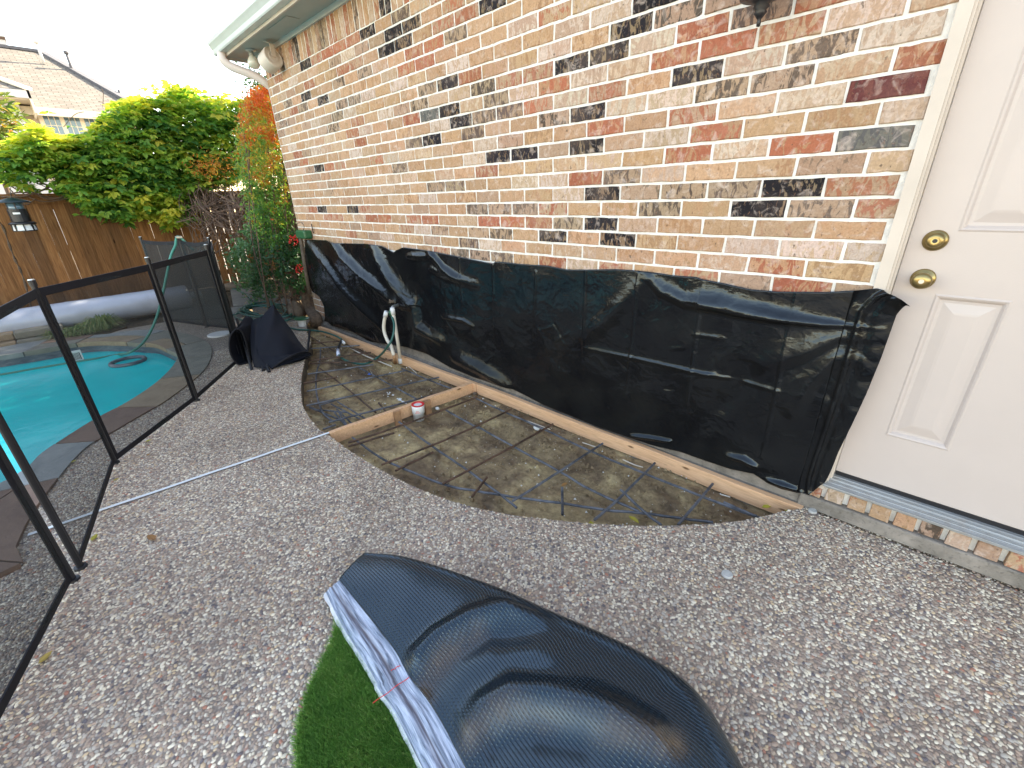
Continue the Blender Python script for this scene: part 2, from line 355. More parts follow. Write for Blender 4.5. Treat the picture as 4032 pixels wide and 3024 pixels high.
# turf backing: rows of stitches in UV (metres)
m = NT('turf_backing'); tc = m.n('UVMap'); sp = m.n('SeparateXYZ'); m.l(tc.outputs[0], sp.inputs[0])
rows = m.math('SINE', m.math('MULTIPLY', sp.outputs[0], 2*math.pi/.0104))
sh = m.math('MULTIPLY', m.math('FLOOR', m.math('MULTIPLY', sp.outputs[0], 1/.0104)), 1.9)
st = m.math('SINE', m.math('ADD', m.math('MULTIPLY', sp.outputs[1], 2*math.pi/.0125), sh))
h = m.math('MAXIMUM', rows, -.2); h2 = m.math('MULTIPLY', m.math('MAXIMUM', st, 0.0), m.math('MAXIMUM', rows, 0.0))
hh = m.math('ADD', m.math('MULTIPLY', h, .35), m.math('MULTIPLY', h2, .9))
co = m.coord(); nn = m.noise(co, 30, 4)
c = m.mix(m.ramp(h2, [(.25, 0.0), (.8, 1.0)]), (.003, .007, .012), (.010, .018, .024))
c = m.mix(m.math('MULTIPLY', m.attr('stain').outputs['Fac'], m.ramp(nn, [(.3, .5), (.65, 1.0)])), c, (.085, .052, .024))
m.fin(c, m.ramp(nn, [(.3, .16), (.7, .27)]), m.bump(hh, .55, .0035, m.bump(m.noise(co, 9, 4), .25, .01)), spec=.75, coat=.25); m.b.inputs['Specular Tint'].default_value = (.55, .78, 1, 1); m.b.inputs['Coat Roughness'].default_value = .25; M['backing'] = m.mat  # blue sky sheen is put into the specular tint and navy base
m = NT('seam_tape'); tc = m.n('UVMap'); mp = m.n('Mapping'); mp.inputs['Scale'].default_value = (1, .06, 1); m.l(tc.outputs[0], mp.inputs[0])
n = m.noise(mp.outputs[0], 120, 5, .6, .6); c = m.ramp(n, [(.32, (.06, .07, .10)), (.44, (.22, .26, .34)), (.58, (.44, .49, .60)), (.72, (.68, .72, .80))])
sp = m.n('SeparateXYZ'); m.l(tc.outputs[0], sp.inputs[0])
n3 = m.noise(mp.outputs[0], 40, 3, .5, 1.0); ln = m.math('ABSOLUTE', m.math('SUBTRACT', m.math('ADD', sp.outputs[0], m.math('MULTIPLY', m.math('SUBTRACT', n3, .5), .03)), .044))
c = m.mix(m.ramp(ln, [(.0, .95), (.011, 0.0)]), c, (.07, .05, .06))
m.fin(c, .32, m.bump(n, .6, .003), spec=.5); M['tape'] = m.mat
m = NT('tape_edge'); co = m.coord(); m.fin(m.ramp(m.noise(co, 25, 5), [(.3, (.48, .50, .54)), (.7, (.78, .79, .80))]), .6, m.bump(m.noise(co, 80, 4), .5, .003)); M['tapeedge'] = m.mat
BT = {'D': '-2,6 -2,8 -1,7 0,-8 0,-5 0,11 1,7 1,11 4,4 4,5 4,7 5,-8 6,1 6,7 7,2 7,9 8,2 9,6 9,7 10,2 10,8 11,8 12,-6 13,-8 14,-1 14,0 14,4 15,-1 15,0 16,-7 16,-2', 'G': '-4,2 -4,3 -4,4 -3,2 -2,4 -1,6 0,3 0,4 0,5 0,9 0,12 1,9 1,10 2,1 2,2 2,8 4,-1 6,0 6,3 6,6 6,10 6,11 7,3 7,4 7,11 8,4 9,-6 9,0 9,3 9,10 10,-5 10,1 10,9 11,-11 11,-5 11,-4 12,-11 12,-8 13,-10 13,-5 13,-3 13,2 16,0', 'g': '3,12 8,1', 'R': '-4,6 -4,12 -3,11 -1,-4 -1,-3 -1,0 -1,3 -1,4 -1,5 0,-9 2,7 3,9 3,11 4,10 5,-7 5,7 6,-9 6,13 7,-10 7,-4 8,0 8,6 8,9 8,10 9,-4 9,9 9,11 10,3 12,0 12,1 13,0 13,1 14,-7 14,-4 16,-5 16,-4 16,-3', 'r': '-4,1 -4,8 -4,10 -3,-6 -2,-1 -1,-8 -1,-7 -1,-1 0,-4 0,6 0,13 1,12 3,3 5,-6 5,-3 5,9 7,5 7,7 8,-4 8,11 9,4 9,5 12,-9 12,6 14,-3 14,2 14,3 15,2 16,-10 16,-6 16,2', 'W': '-4,7 -3,-3 -3,3 -2,0 -2,11 -2,12 -2,13 1,0 1,6 2,5 2,6 3,10 4,3 4,9 4,13 5,-2 5,3 5,11 6,-4 6,8 6,9 7,-8 7,1 7,6 7,10 7,12 8,-10 8,-3 8,5 8,7 8,12 9,-2 9,8 10,-7 10,-4 10,6 11,-3 11,-1 11,2 11,6 11,7 12,5 15,-9 15,-4', 'M': '5,12'}
# ================================================================== ground, patio, pit, pool
gb = MB(); gb.box((-90, -60, -1.25), (60, 60, -.20))
# soil is one broad sheet with holes left for the pit and pool
def poly_sheet(name, outer, holes, z, mat, uv=False):
    bm = bmesh.new(); edges = []
    for lp in [outer]+holes:
        vs = [bm.verts.new((p[0], p[1], z)) for p in lp]
        edges += [bm.edges.new((vs[i], vs[(i+1) % len(vs)])) for i in range(len(vs))]
    bmesh.ops.triangle_fill(bm, edges=edges, use_beauty=True)
    for f in bm.faces:
        if f.normal.z < 0: f.normal_flip()
    me = bpy.data.meshes.new(name); bm.to_mesh(me); bm.free(); me.materials.append(mat)
    return link(name, me)
pitpx = [(1225,1345),(1205,1400),(1190,1470),(1185,1530),(1190,1590),(1215,1640),(1255,1690),(1290,1710),(1370,1770),(1500,1850),(1650,1925),(1800,1980),(2000,2025),(2200,2050),(2400,2066),(2600,2070),(2800,2062),(2950,2045),(3080,2015),(3150,2003),(3192,1994)]
pit = [Vector((-5.78,-.10,0)), Vector((-5.60,-.20,0)), Vector((-5.2,-.37,0))]+[G(*p) for p in pitpx]
pit = spl(pit, 5)
pit[-1].x = -.165; pit[-1].y = -.03
# pool outline (inner edge of the stones)
poolpx = [(0,1912),(180,1780),(371,1657),(491,1594),(597,1525),(663,1468),(695,1425),(700,1400),(657,1379),(613,1359),(564,1354),(464,1349),(365,1349),(285,1357),(239,1366),(149,1382),(0,1405)]
pool = [G(*p) for p in poolpx]
pool = [Vector((-3.05,-4.6,0)), Vector((-3.15,-3.6,0))]+pool+[Vector((-7.1,-3.7,0)), Vector((-7.0,-5.0,0)), Vector((-5.5,-6.2,0)), Vector((-3.9,-6.0,0))]
pool = spl(pool, 5, closed=True)
outpx = [(0,2278),(51,2200),(103,2080),(172,1969),(326,1780),(463,1694),(564,1634),(646,1587),(764,1499),(811,1452),(835,1399),(823,1358),(758,1323),(640,1303),(520,1305),(415,1319),(232,1334),(100,1350),(0,1362)]
outer = [G(*p) for p in outpx]
outer = [Vector((-2.62,-4.6,0)), Vector((-2.62,-3.6,0))]+outer+[Vector((-7.6,-3.8,0)), Vector((-7.45,-5.2,0)), Vector((-5.6,-6.7,0)), Vector((-3.6,-6.5,0))]
outer = spl(outer, 5, closed=True)
# wide soil sheet
big = [(-90,-60), (60,-60), (60,60), (-90,60)]
hole = [(p.x, p.y) for p in outer]
struct(poly_sheet('ground', big, [[(-7.3, -6.7), (2.5, -6.7), (2.5, .4), (-7.3, .4)]], -.035, M['soil']))
# patio slab: one sheet with the pool stones and the pit cut out
pout = [(2.4, -6.6), (2.4, -.035)]+[(p.x, p.y) for p in reversed(pit)]+[(-5.95,-.10), (-6.6, -.25), (-7.2, -.55), (-7.28,-1.5), (-7.28,-1.9), (-7.25, -6.6)]
po = MB(); 
patio = poly_sheet('patio', pout, [hole], 0.0, M['matrix']); struct(patio)
# the slab's cut edge round the pit
n = len(pit); vs = []; rg = random.Random(3)
for i, p in enumerate(pit):
    for k, z in enumerate((0.0, -.035, -.075, -.14)):
        j = 0 if k == 0 else (rg.random()-.5)*.012
        t = (pit[min(i+1, n-1)]-pit[max(i-1, 0)]).normalized(); nn = Vector((-t.y, t.x, 0))
        vs.append((p.x-nn.x*(.002+j*.6-(.006 if k else 0)), p.y-nn.y*(.002+j*.6), z))
e = MB(); e.grid(vs, 4, n); struct(e.build('slab_edge', M['slabside'], smooth=True))
# soil filling between slab sheet and ground where the deck ends
fillb = MB(); fillb.box((-7.3, -6.7, -.06), (-7.24, .4, -.004)); 
# pit floor with relief
bm = MB(); nx, ny = 300, 84; pts = []
for j in range(ny):
    for i in range(nx):
        x = -6.0+6.15*i/(nx-1); y = -1.42+1.42*j/(ny-1)
        h = noise.fractal(Vector((x*2.2, y*2.2, .3)), 1.0, 2.0, 3)*.014+noise.fractal(Vector((x*8, y*8, 2.)), 1.0, 2.0, 4)*.018+noise.turbulence(Vector((x*30, y*30, 5.)), 3, False)*.010-.006
        edge = max(0, (y+.22)/.2); h += .02*min(1, edge)
        z = -.105+h
        if x < -5.5: z += (-5.5-x)*.18
        pts.append((x, y, min(z, -.02)))
bm.grid(pts, nx, ny); struct(bm.build('pit_soil', M['dirt'], smooth=True))
# soil crumbs and pebbles in the pit
cr = MB(); rr = random.Random(11); pp = [(p.x, p.y) for p in pit]+[(-.3, -.02), (-5.7, -.02)]
k = 0
while k < 5200:
    x = rr.uniform(-5.6, -.2); y = rr.uniform(-1.3, -.04)
    if rr.random() < .6 and k > 600: y = rr.uniform(-.45, -.1) if rr.random() < .5 else y
    if not inpoly([x], [y], pp)[0]: continue
    s = .0025+(.007 if k < 2600 else .016)*rr.random()**3; z = -.105+noise.fractal(Vector((x*2.2, y*2.2, .3)), 1.0, 2.0, 3)*.012+.004+(.02 if y > -.2 else 0); a = rr.random()*6.28
    vs = [(x+s*math.cos(a+q*2.094)*(.7+.6*rr.random()), y+s*math.sin(a+q*2.094)*(.7+.6*rr.random()), z-s*.4) for q in range(3)]+[(x, y, z+s*.8)]
    cr.add(vs, [(0, 1, 3), (1, 2, 3), (2, 0, 3)], 1 if rr.random() < .16 and k < 2600 else 0); k += 1
tag(cr.build('soil_crumbs', [M['dirt'], M['mortar']]), 'soil crumbs and pale grit scattered over the bare dirt in the excavated bed', 'gravel', kind='stuff')
# pool: stones, tile band, water
N = 260; inn = resamp(pool+[pool[0]], N); 
def nearest_out(p):
    O = np.array([(q.x, q.y) for q in outer]); d = np.hypot(O[:, 0]-p[0], O[:, 1]-p[1]); return O[d.argmin()]
oo = resamp(outer+[outer[0]], 1200)
# match inner to outer monotonically
idx = []; 
for p in inn: idx.append(int(np.hypot(oo[:, 0]-p[0], oo[:, 1]-p[1]).argmin()))
idx = np.array(idx); un = np.unwrap(idx*2*np.pi/1200)*1200/(2*np.pi); un = np.maximum.accumulate(un)
ker = np.ones(9)/9; un = np.convolve(np.pad(un, 4, mode='edge'), ker, 'valid')
oq = oo[np.round(un).astype(int) % 1200]
pe = empty('swimming_pool', (-5.2, -3.2, 0), 'turquoise kidney-shaped swimming pool edged with mixed flagstones', 'swimming pool')
cuts = [0]; rr = random.Random(5)
while cuts[-1] < N-9: cuts.append(min(N-1, cuts[-1]+rr.randint(5, 11)))
cuts[-1] = N-1
for a, b in zip(cuts[:-1], cuts[1:]):
    s = MB(); g = .5*.012
    pi = [Vector((inn[i][0], inn[i][1], 0)) for i in range(a, b+1)]; pq = [Vector((oq[i][0], oq[i][1], 0)) for i in range(a, b+1)]
    if (pi[0]-pi[-1]).length < .05: continue
    skew = rr.uniform(-.06, .06)
    def slab(A, B, z, mat):
        m = len(A); s = MB()
        ta = (A[-1]-A[0]).normalized(); 
        A = [p.copy() for p in A]; B = [p.copy() for p in B]
        A[0] += ta*g; A[-1] -= ta*g; B[0] += ta*g; B[-1] -= ta*g
        top = A+B[::-1]; vs = [(p.x, p.y, z) for p in top]+[(p.x, p.y, z-.05) for p in top]; k = len(top)
        fs = [tuple(range(k))]+[(i, i+k, (i+1) % k+k, (i+1) % k) for i in range(k)]
        s.add(vs, fs); o = s.build('coping_stone', mat, pe); 
        return o
    z = .012+rr.uniform(-.003, .003)
    wdt = sum((p-q).length for p, q in zip(pi, pq))/len(pi)
    if wdt > .33 and rr.random() < .75:
        f = rr.uniform(.4, .65); mid = [p.lerp(q, f+skew*(i/len(pi)-.5)*2) for i, (p, q) in enumerate(zip(pi, pq))]
        mi = [p+(q-p).normalized()*g for p, q in zip(mid, pq)]; mo = [p-(q-p).normalized()*g for p, q in zip(mid, pq)]
        slab(pi, mo, z, M['stone%d' % rr.choice((0, 1, 1, 2, 0))]); slab(mi, pq, z+.001, M['stone%d' % rr.choice((0, 1, 3, 0, 2))])
    else: slab(pi, pq, z, M['stone%d' % rr.choice((0, 1, 2, 3, 1, 0))])
gr = MB(); vs = [(p[0], p[1], 0.0) for p in inn]+[(p[0], p[1], 0.0) for p in oq]
gr.add(vs, [(i, i+1, N+i+1, N+i) for i in range(N-1)]); gr.build('mortar_bed', M['slabside'], pe)
tb = MB(); cen = Vector((-5.2, -3.4, 0)); vs = []
for p in inn:
    q = Vector((p[0], p[1], 0)); d = (q-cen).normalized()*.02; vs += [(q.x+d.x, q.y+d.y, -.032), (q.x+d.x, q.y+d.y, -.9)]
tb.grid(vs, 2, N); tb.build('tile_band', M['tile'], pe, smooth=True)
# soil sheet under the slab hides nothing seen; water surface
wpts = [(p[0], p[1], -.115) for p in inn[:-1]]
w = MB(); w.add([(cen.x+(p[0]-cen.x)*1.02, cen.y+(p[1]-cen.y)*1.02, -.115) for p in wpts], [tuple(range(len(wpts)))]); struct(w.build('water', M['water']))
# skimmer grille on the far tile band
gx = G(284, 1377); g = MB(); dx = (G(300,1372)-G(228,1385)); 
gp = Vector((gx.x+.05, gx.y, -.055)); 
sk = empty('skimmer_grille', gp, 'small white skimmer grille set in the far tile band of the pool', 'grille')
g = MB(); ty = .06
for a, b in (((-.01, -ty, -.075), (.012, -ty+.014, .05)), ((-.01, ty-.014, -.075), (.012, ty, .05)), ((-.01, -ty+.014, .028), (.012, ty-.014, .05)), ((-.01, -ty+.014, -.075), (.012, ty-.014, -.053))): g.box(gp+Vector(a), gp+Vector(b))
g.build('frame', M['white'], sk)
for i in range(8):
    g = MB(); y = -.034+i*.0095; g.box(gp+Vector((-.004, y, -.053)), gp+Vector((.004, y+.0045, .028))); g.build('slat', M['white'], sk)
g = MB(); g.box(gp+Vector((-.02, -ty, -.073)), gp+Vector((-.012, ty, .048))); g.build('back_panel', M['black'], sk)
# return ring just under the surface
g = MB(); c = G(505, 1425, -.108); g.tube([c+Vector((math.cos(a)*.145, math.sin(a)*.145, .006)) for a in np.linspace(0, 6.283, 33)], .02, 8, cap=False)
tag(g.build('floating_ring', M['tile'], smooth=True), 'thin grey ring floating flat on the turquoise pool water', 'ring')
# cover reel
t0 = Vector((-8.02, -.95, .17)); t1 = Vector((-7.72, -4.6, .17))
cre = empty('cover_reel', (t0.x, t0.y, 0), 'long silver-blue rolled pool cover lying along the wooden fence', 'pool cover')
pts = [t0.lerp(t1, i/60) for i in range(61)]
g = MB(); g.tube(pts, [.165+.0015*math.sin(i*1.3)+.001*math.sin(i*3.1) for i in range(61)], 28); g.build('cover_roll', M['cover'], cre, smooth=True)
d = (t1-t0).normalized()
g = MB(); g.tube([t0-d*.16, t0+d*.02], .05, 14); g.build('axle', M['gutter'], cre, smooth=True)
for s_ in (-.22, .0):
    g = MB(); g.tube([t0-d*.17+Vector((s_, 0, -.17)), t0-d*.17+Vector((-.02, 0, .05))], .02, 8); g.build('reel_leg', M['gutter'], cre, smooth=True)
# raised stone edge behind the pool on the left
for i in range(9):
    y = -2.55-i*.42; st = MB(); rr2 = random.Random(40+i)
    for lay in range(2):
        x = -7.42-lay*.10-rr2.random()*.03; st.box((x-.30, y-.20-rr2.random()*.02, -.03+lay*.075), (x, y+.195, .04+lay*.075+rr2.random()*.01))
    o = st.build('border_stone', M['stone%d' % rr2.choice((0, 1, 2))]); bevel(o, .012)
    tag(o, 'rough flat border stones stacked low behind the far side of the pool', 'stone', 'stacked border stones behind the pool')
# bed grass
rr = random.Random(21); gm = MB()
def blades(gm, c, n, L, spread, rr, w=.004, droop=1.0, tn=(0, 1)):
    for _ in range(n):
        a = rr.random()*6.283; l = L*(.6+.6*rr.random()); sp = spread*rr.random(); r0 = rr.random()*.04
        p0 = c+Vector((math.cos(a)*r0, math.sin(a)*r0, 0)); dr = Vector((math.cos(a), math.sin(a), 0)); sd_ = Vector((-dr.y, dr.x, 0))
        pts = [p0, p0+dr*sp*.3+Vector((0, 0, l*.5)), p0+dr*sp*.75+Vector((0, 0, l*(.75-.1*droop))), p0+dr*sp*1.25+Vector((0, 0, l*(.75-.45*droop)))]
        vs = []; 
        for i, p in enumerate(pts):
            ww = w*(1, .9, .6, .1)[i]; vs += [p-sd_*ww, p+sd_*ww]
        gm.add(vs, [(0, 1, 3, 2), (2, 3, 5, 4), (4, 5, 7, 6)], tone=rr.uniform(*tn))
for (u, v, n, L, sp) in ((420,1300,520,.26,.2),(385,1306,320,.2,.2),(330,1316,340,.17,.22),(290,1322,260,.14,.2),(245,1328,240,.13,.2),(215,1325,160,.16,.15),(355,1296,200,.14,.2)):
    c = G(u, v, 0); c.x -= .03
    blades(gm, c+Vector((0,0,-.02)), n, L, sp, rr, .0052)
tag(gm.build('bed_grass', M['grass']), 'tuft of drooping grey-green ornamental grass between pool and rolled cover', 'grass', kind='stuff')
bd = MB(); q = [G(*p) for p in ((200,1340),(330,1328),(430,1314),(500,1290),(480,1262),(180,1290))]; bd.prism([(p.x, p.y) for p in q], -.03, .014); struct(bd.build('planting_bed', M['soil']))
# flagstone walkway behind the deck
wk = [[(902,1126),(1010,1124),(1105,1165),(1085,1190),(985,1200),(915,1205)], [(1090,1192),(1115,1172),(1150,1180),(1150,1225),(1060,1235),(1000,1238),(985,1205)], [(905,1212),(980,1208),(990,1240),(925,1262)], [(1100,1240),(1150,1230),(1165,1262),(1120,1275),(1060,1262)], [(640,1225),(760,1215),(895,1206),(900,1255),(760,1262),(640,1262)]]
for i, w_ in enumerate(wk):
    s = MB(); pl = [G(*p) for p in w_]; c = sum(pl, Vector())/len(pl); pl = [c+(p-c)*.97 for p in pl]
    s.prism([(p.x, p.y) for p in pl], -.04, .008+.002*i); o = s.build('paving_stone', M['flag']); bevel(o, .01); o['kind'] = 'structure'
# control-joint strip across the patio
a, b = G(1296, 1704, .004), G(110, 2107, .004); s = MB(); pts = []
n = 40; dd = (b-a); sd_ = Vector((-dd.y, dd.x, 0)).normalized()*.011
vs = []
for i in range(n+1):
    p = a+dd*i/n+sd_*.12*math.sin(i*.55); vs += [(p-sd_)[:2]+(.0065,), (p+sd_)[:2]+(.0065,)]
s.grid(vs, 2, n+1); s.add([(v[0], v[1], -.01) for v in vs], []); tag(s.build('joint_strip', M['strip']), 'thin white expansion joint strip running across the pebble patio to the form board', 'strip')
# scattered pebbles: points instanced by geometry nodes
step = .0122; xs = np.arange(-5.3, 1.35, step); ys = np.arange(-3.4, -.03, step*.88)
XX, YY = np.meshgrid(xs, ys); XX = XX+(np.arange(len(ys)) % 2)[:, None]*step*.5
XX = XX+rng.uniform(-.34, .34, XX.shape)*step; YY = YY+rng.uniform(-.34, .34, YY.shape)*step
X_, Y_ = XX.ravel(), YY.ravel()
strip_d = np.abs((X_-a.x)*(-dd.y)+(Y_-a.y)*dd.x)/math.hypot(dd.x, dd.y)
# drop what the picture and a step aside could not show
keep = inpoly(X_, Y_, [(p[0], p[1]) for p in pout]) & ~inpoly(X_, Y_, hole)
keep &= ~((strip_d < .017) & (Y_ < -1.27))
keep &= ((X_-1.4) < (Y_+3.4)*3+2) & (rng.random(X_.shape) > .05)
keep &= (Y_ > -3.1) | (X_ < -1.0)
for (cx, cy, r_) in ((G(2862,2268).x, G(2862,2268).y, .026), (G(3198,2018).x, G(3198,2018).y, .024), (G(865,1318).x, G(865,1318).y, .14)):
    keep &= np.hypot(X_-cx, Y_-cy) > r_
X_, Y_ = X_[keep], Y_[keep]
pm = bpy.data.meshes.new('pebbles'); pm.from_pydata(np.stack([X_, Y_, np.full_like(X_, .0)], 1).tolist(), [], [])
at = pm.attributes.new('tone', 'FLOAT', 'POINT'); at.data.foreach_set('value', rng.random(len(X_)))
at = pm.attributes.new('rot', 'FLOAT_VECTOR', 'POINT'); at.data.foreach_set('vector', np.stack([rng.uniform(-.25, .25, len(X_)), rng.uniform(-.25, .25, len(X_)), rng.uniform(0, 6.28, len(X_))], 1).ravel())
big_ = rng.random(len(X_)) ** 3
sc = (.0043+.0030*big_)[:, None]*np.stack([rng.uniform(1.0, 1.5, len(X_)), rng.uniform(.75, 1.0, len(X_)), rng.uniform(.55, .75, len(X_))], 1)
at = pm.attributes.new('sc', 'FLOAT_VECTOR', 'POINT'); at.data.foreach_set('vector', sc.ravel())
pebs = link('pebbles', pm); tag(pebs, 'small smooth river pebbles set in the grey surface of the patio', 'pebbles', kind='stuff')
bmi = bmesh.new(); bmesh.ops.create_icosphere(bmi, subdivisions=2, radius=1.0)
for v in bmi.verts: v.co.z = v.co.z*.9 if v.co.z > 0 else v.co.z*.5
proto = bpy.data.meshes.new('pebble'); bmi.to_mesh(proto); bmi.free(); proto.materials.append(M['pebble']); proto.polygons.foreach_set('use_smooth', [True]*len(proto.polygons))
def instancer(o, protomesh, mat):
    ng = bpy.data.node_groups.new('scatter', 'GeometryNodeTree')
    ng.interface.new_socket('Geometry', in_out='INPUT', socket_type='NodeSocketGeometry'); ng.interface.new_socket('Geometry', in_out='OUTPUT', socket_type='NodeSocketGeometry')
    gi = ng.nodes.new('NodeGroupInput'); go = ng.nodes.new('NodeGroupOutput'); ip = ng.nodes.new('GeometryNodeInstanceOnPoints')
    po_ = bpy.data.objects.new(protomesh.name+'_proto', protomesh)
    oi = ng.nodes.new('GeometryNodeObjectInfo'); oi.inputs['Object'].default_value = po_
    def na(nm):
        a_ = ng.nodes.new('GeometryNodeInputNamedAttribute'); a_.data_type = 'FLOAT_VECTOR'; a_.inputs[0].default_value = nm; return a_.outputs[0]
    L_ = ng.links.new; L_(gi.outputs[0], ip.inputs['Points']); L_(oi.outputs['Geometry'], ip.inputs['Instance']); L_(na('sc'), ip.inputs['Scale'])
    er = ng.nodes.new('FunctionNodeEulerToRotation'); L_(na('rot'), er.inputs[0]); L_(er.outputs[0], ip.inputs['Rotation'])
    L_(ip.outputs[0], go.inputs[0]); md = o.modifiers.new('scatter', 'NODES'); md.node_group = ng
instancer(pebs, proto, M['pebble'])

# ================================================================== the house
house = empty('brick_house', (-3, 0, 0), 'single-storey house wall of mottled tan, red and black bricks with white mortar', 'house')
LB, HB, X0, Z0 = .22916, .0785, -3.29784, 1.29437
XL, XR = -5.775, -.19; ZB, ZS = .072, Z0+17*HB
BTs = {k: [tuple(map(int, q.split(','))) for q in v.split()] for k, v in BT.items()}
bt = {q: k for k, v in BTs.items() for q in v}
rb = random.Random(99)
def colr(c, j=.1):
    f = 1+rb.uniform(-j, j); return tuple(min(1, x*f*(1+rb.uniform(-.04, .04))) for x in c)
def style(t):
    if t == 'D': return colr((.022, .021, .025), .3), colr((.24, .18, .11)), rb.uniform(.53, .60)
    if t == 'G': return colr((.40, .30, .20)), colr((.13, .10, .078), .25), rb.uniform(.48, .54)
    if t == 'g': return colr((.12, .125, .12)), colr((.18, .18, .16)), .5
    if t == 'R': return colr((.40, .15, .085), .15), colr((.46, .28, .16)), rb.uniform(.49, .56)
    if t == 'r': return colr((.47, .33, .21)), colr((.40, .17, .10), .15), rb.uniform(.47, .53)
    if t == 'W': return colr((.50, .375, .265)), colr((.60, .51, .41)), rb.uniform(.46, .54)
    if t == 'M': return (.13, .04, .04), (.17, .06, .05), .5
    q = rb.random()
    if q < .62: return colr((.51, .345, .205), .12), colr((.42, .27, .15), .15), rb.uniform(.5, .6)
    if q < .85: return colr((.51, .36, .225), .1), colr((.56, .44, .32), .1), rb.uniform(.48, .56)
    return colr((.42, .30, .20), .1), colr((.20, .15, .11), .15), rb.uniform(.56, .62)
def brick_mesh(mb, x0, x1, z0, z1, st, yb=.06, vertical=False):
    ca, cb_, k = st; j = lambda s=.0021: rb.uniform(-s, s)
    y = -.002+rb.uniform(-.0025, .002); e = .003
    if vertical or (z1-z0) > (x1-x0): q_ = [(0, 0), (1, 0), (1, .25), (1, .5), (1, .75), (1, 1), (0, 1), (0, .75), (0, .5), (0, .25)]
    else: q_ = [(0, 0), (.25, 0), (.5, 0), (.75, 0), (1, 0), (1, 1), (.75, 1), (.5, 1), (.25, 1), (0, 1)]
    A = [(x0+(x1-x0)*a_+j(), yb, z0+(z1-z0)*b_+j()) for a_, b_ in q_]; n_ = 10
    B = [(a[0], y+e, a[2]) for a in A]; xm, zm = (x0+x1)/2, (z0+z1)/2
    Cc = [(a[0]+(e if a[0] < xm else -e), y+j(.0008), a[2]+(e if a[2] < zm else -e)) for a in A]
    fs = []
    for p in (0, n_):
        for i in range(n_): fs.append((p+i, p+(i+1) % n_, p+n_+(i+1) % n_, p+n_+i))
    fs.append(tuple(range(2*n_, 3*n_))); 
    mb.add(A+B+Cc, fs, 0, ca=ca, cb=cb_, mixk=k)
G_ = .0120
bricks = []
for c in range(-16, 17):
    z0 = Z0+c*HB+G_/2; z1 = z0+HB-G_
    if z1 < ZB: continue
    ph = .5*(c % 2); j0 = math.floor((XL-X0)/LB-ph)-1
    for j in range(j0, j0+30):
        xa = X0+(j+ph)*LB+G_/2; xb = xa+LB-G_
        xa2, xb2 = max(xa, XL), min(xb, XR)
        if xb2-xa2 < .02: continue
        covered = z1 < .9 and xa2 > -5.45
        # size in the picture: near and seen first
        d = (Vector(((xa2+xb2)/2, 0, z0))-CAM).length
        bricks.append((d+(50 if covered else 0), xa2, xb2, z0, z1, bt.get((c, j)) if (c, j) in bt else ('' if not covered else 'R' if rb.random() < .1 else '')))
# soldier course
x = XL+.004; k = 0
ts = ['', 'r', 'D', '', 'R', '', 'G', '', '', 'r', 'G', 'D', '', '', 'R', '', '', '', 'G', '', 'r', 'R', '', 'W', 'R', '', 'G', '', '', 'W', 'r', 'D', 'D', '', '', 'R', '', 'r', '', '', 'D', '', 'R', '', '', 'r', 'G', 'D', 'W', '']
while x < 1.2:
    d = (Vector((x, 0, 2.7))-CAM).length; bricks.append((d+.6, x, x+.064, ZS+G_/2-.004, ZS+.215, ts[k % len(ts)], 1)); x += .0755; k += 1
# wall above and beside the door
for c in range(11, 17):
    z0 = Z0+c*HB+G_/2
    for j in range(14, 22):
        xa = X0+(j+.5*(c % 2))*LB+G_/2
        if xa < XR: xa = XR+.002 if xa+LB-G_ > XR+.03 else None
        if xa is None: continue
        bricks.append((30, xa, X0+(j+1+.5*(c % 2))*LB-G_/2, z0, z0+HB-G_, ''))
for c in range(-16, 11):
    z0 = Z0+c*HB+G_/2
    if z0 < ZB: continue
    for j in range(16, 24):
        xa = max(.80, X0+(j+.5*(c % 2))*LB+G_/2); xb = X0+(j+1+.5*(c % 2))*LB-G_/2
        if xb-xa > .03: bricks.append((31, xa, xb, z0, z0+HB-G_, ''))
bricks.sort(key=lambda b: b[0])
rest = MB()
for i, b in enumerate(bricks):
    st = style(b[5])
    if i < 300:
        mb = MB(); brick_mesh(mb, b[1], b[2], b[3], b[4], st); mb.build('brick', M['brick'], house)
    else: brick_mesh(rest, b[1], b[2], b[3], b[4], st)
rest.build('brickwork', M['brick'], house, kind='stuff')
# mortar backing
nx, nz = 700, 280; pts = []
for j in range(nz+1):
    z = ZB-.01+(ZS+.22-ZB)*j/nz
    for i in range(nx+1):
        x = XL+(XR-XL)*i/nx
        h = noise.noise(Vector((x*55, z*55, 1.)))*.0028+noise.noise(Vector((x*16, z*16, 4.)))*.0014
        pts.append((x, .0022+h, z))
mb = MB(); mb.grid(pts, nx+1, nz+1); mb.build('mortar', M['mortar'], house, smooth=True)
mb = MB(); mb.box((XR, .006, Z0+11*HB-.01), (1.25, .1, ZS+.22)); mb.box((XL+.003, .02, 0), (XR, .28, 2.95)); mb.box((XL+.003, .28, 0), (XL+.28, 6.5, 2.95)); mb.box((.79, .006, .0), (2.2, .28, 2.95)); mb.box((XR, .1, 2.35), (.79, .28, 2.95)); mb.build('wall_core', M['mortar'], house)
# bricks returning round the left corner
ret = MB()
for c in range(-16, 20):
    z0 = Z0+c*HB+G_/2
    if z0 < ZB-.02: continue
    for j in range(0, 8):
        ya = -.002+.228*(j+(.5 if c % 2 else 0))-(.114 if c % 2 else 0)+.006; yb = ya+.218; ya = max(ya, .062)
        if yb-ya < .02: continue
        st = style(''); o = len(ret.v)
        ret.box((XL-.004, ya, z0), (XL+.05, yb, z0+HB-G_), 0, ca=st[0], cb=st[1], mixk=st[2])
ret.build('brickwork', M['brick'], house, kind='stuff')
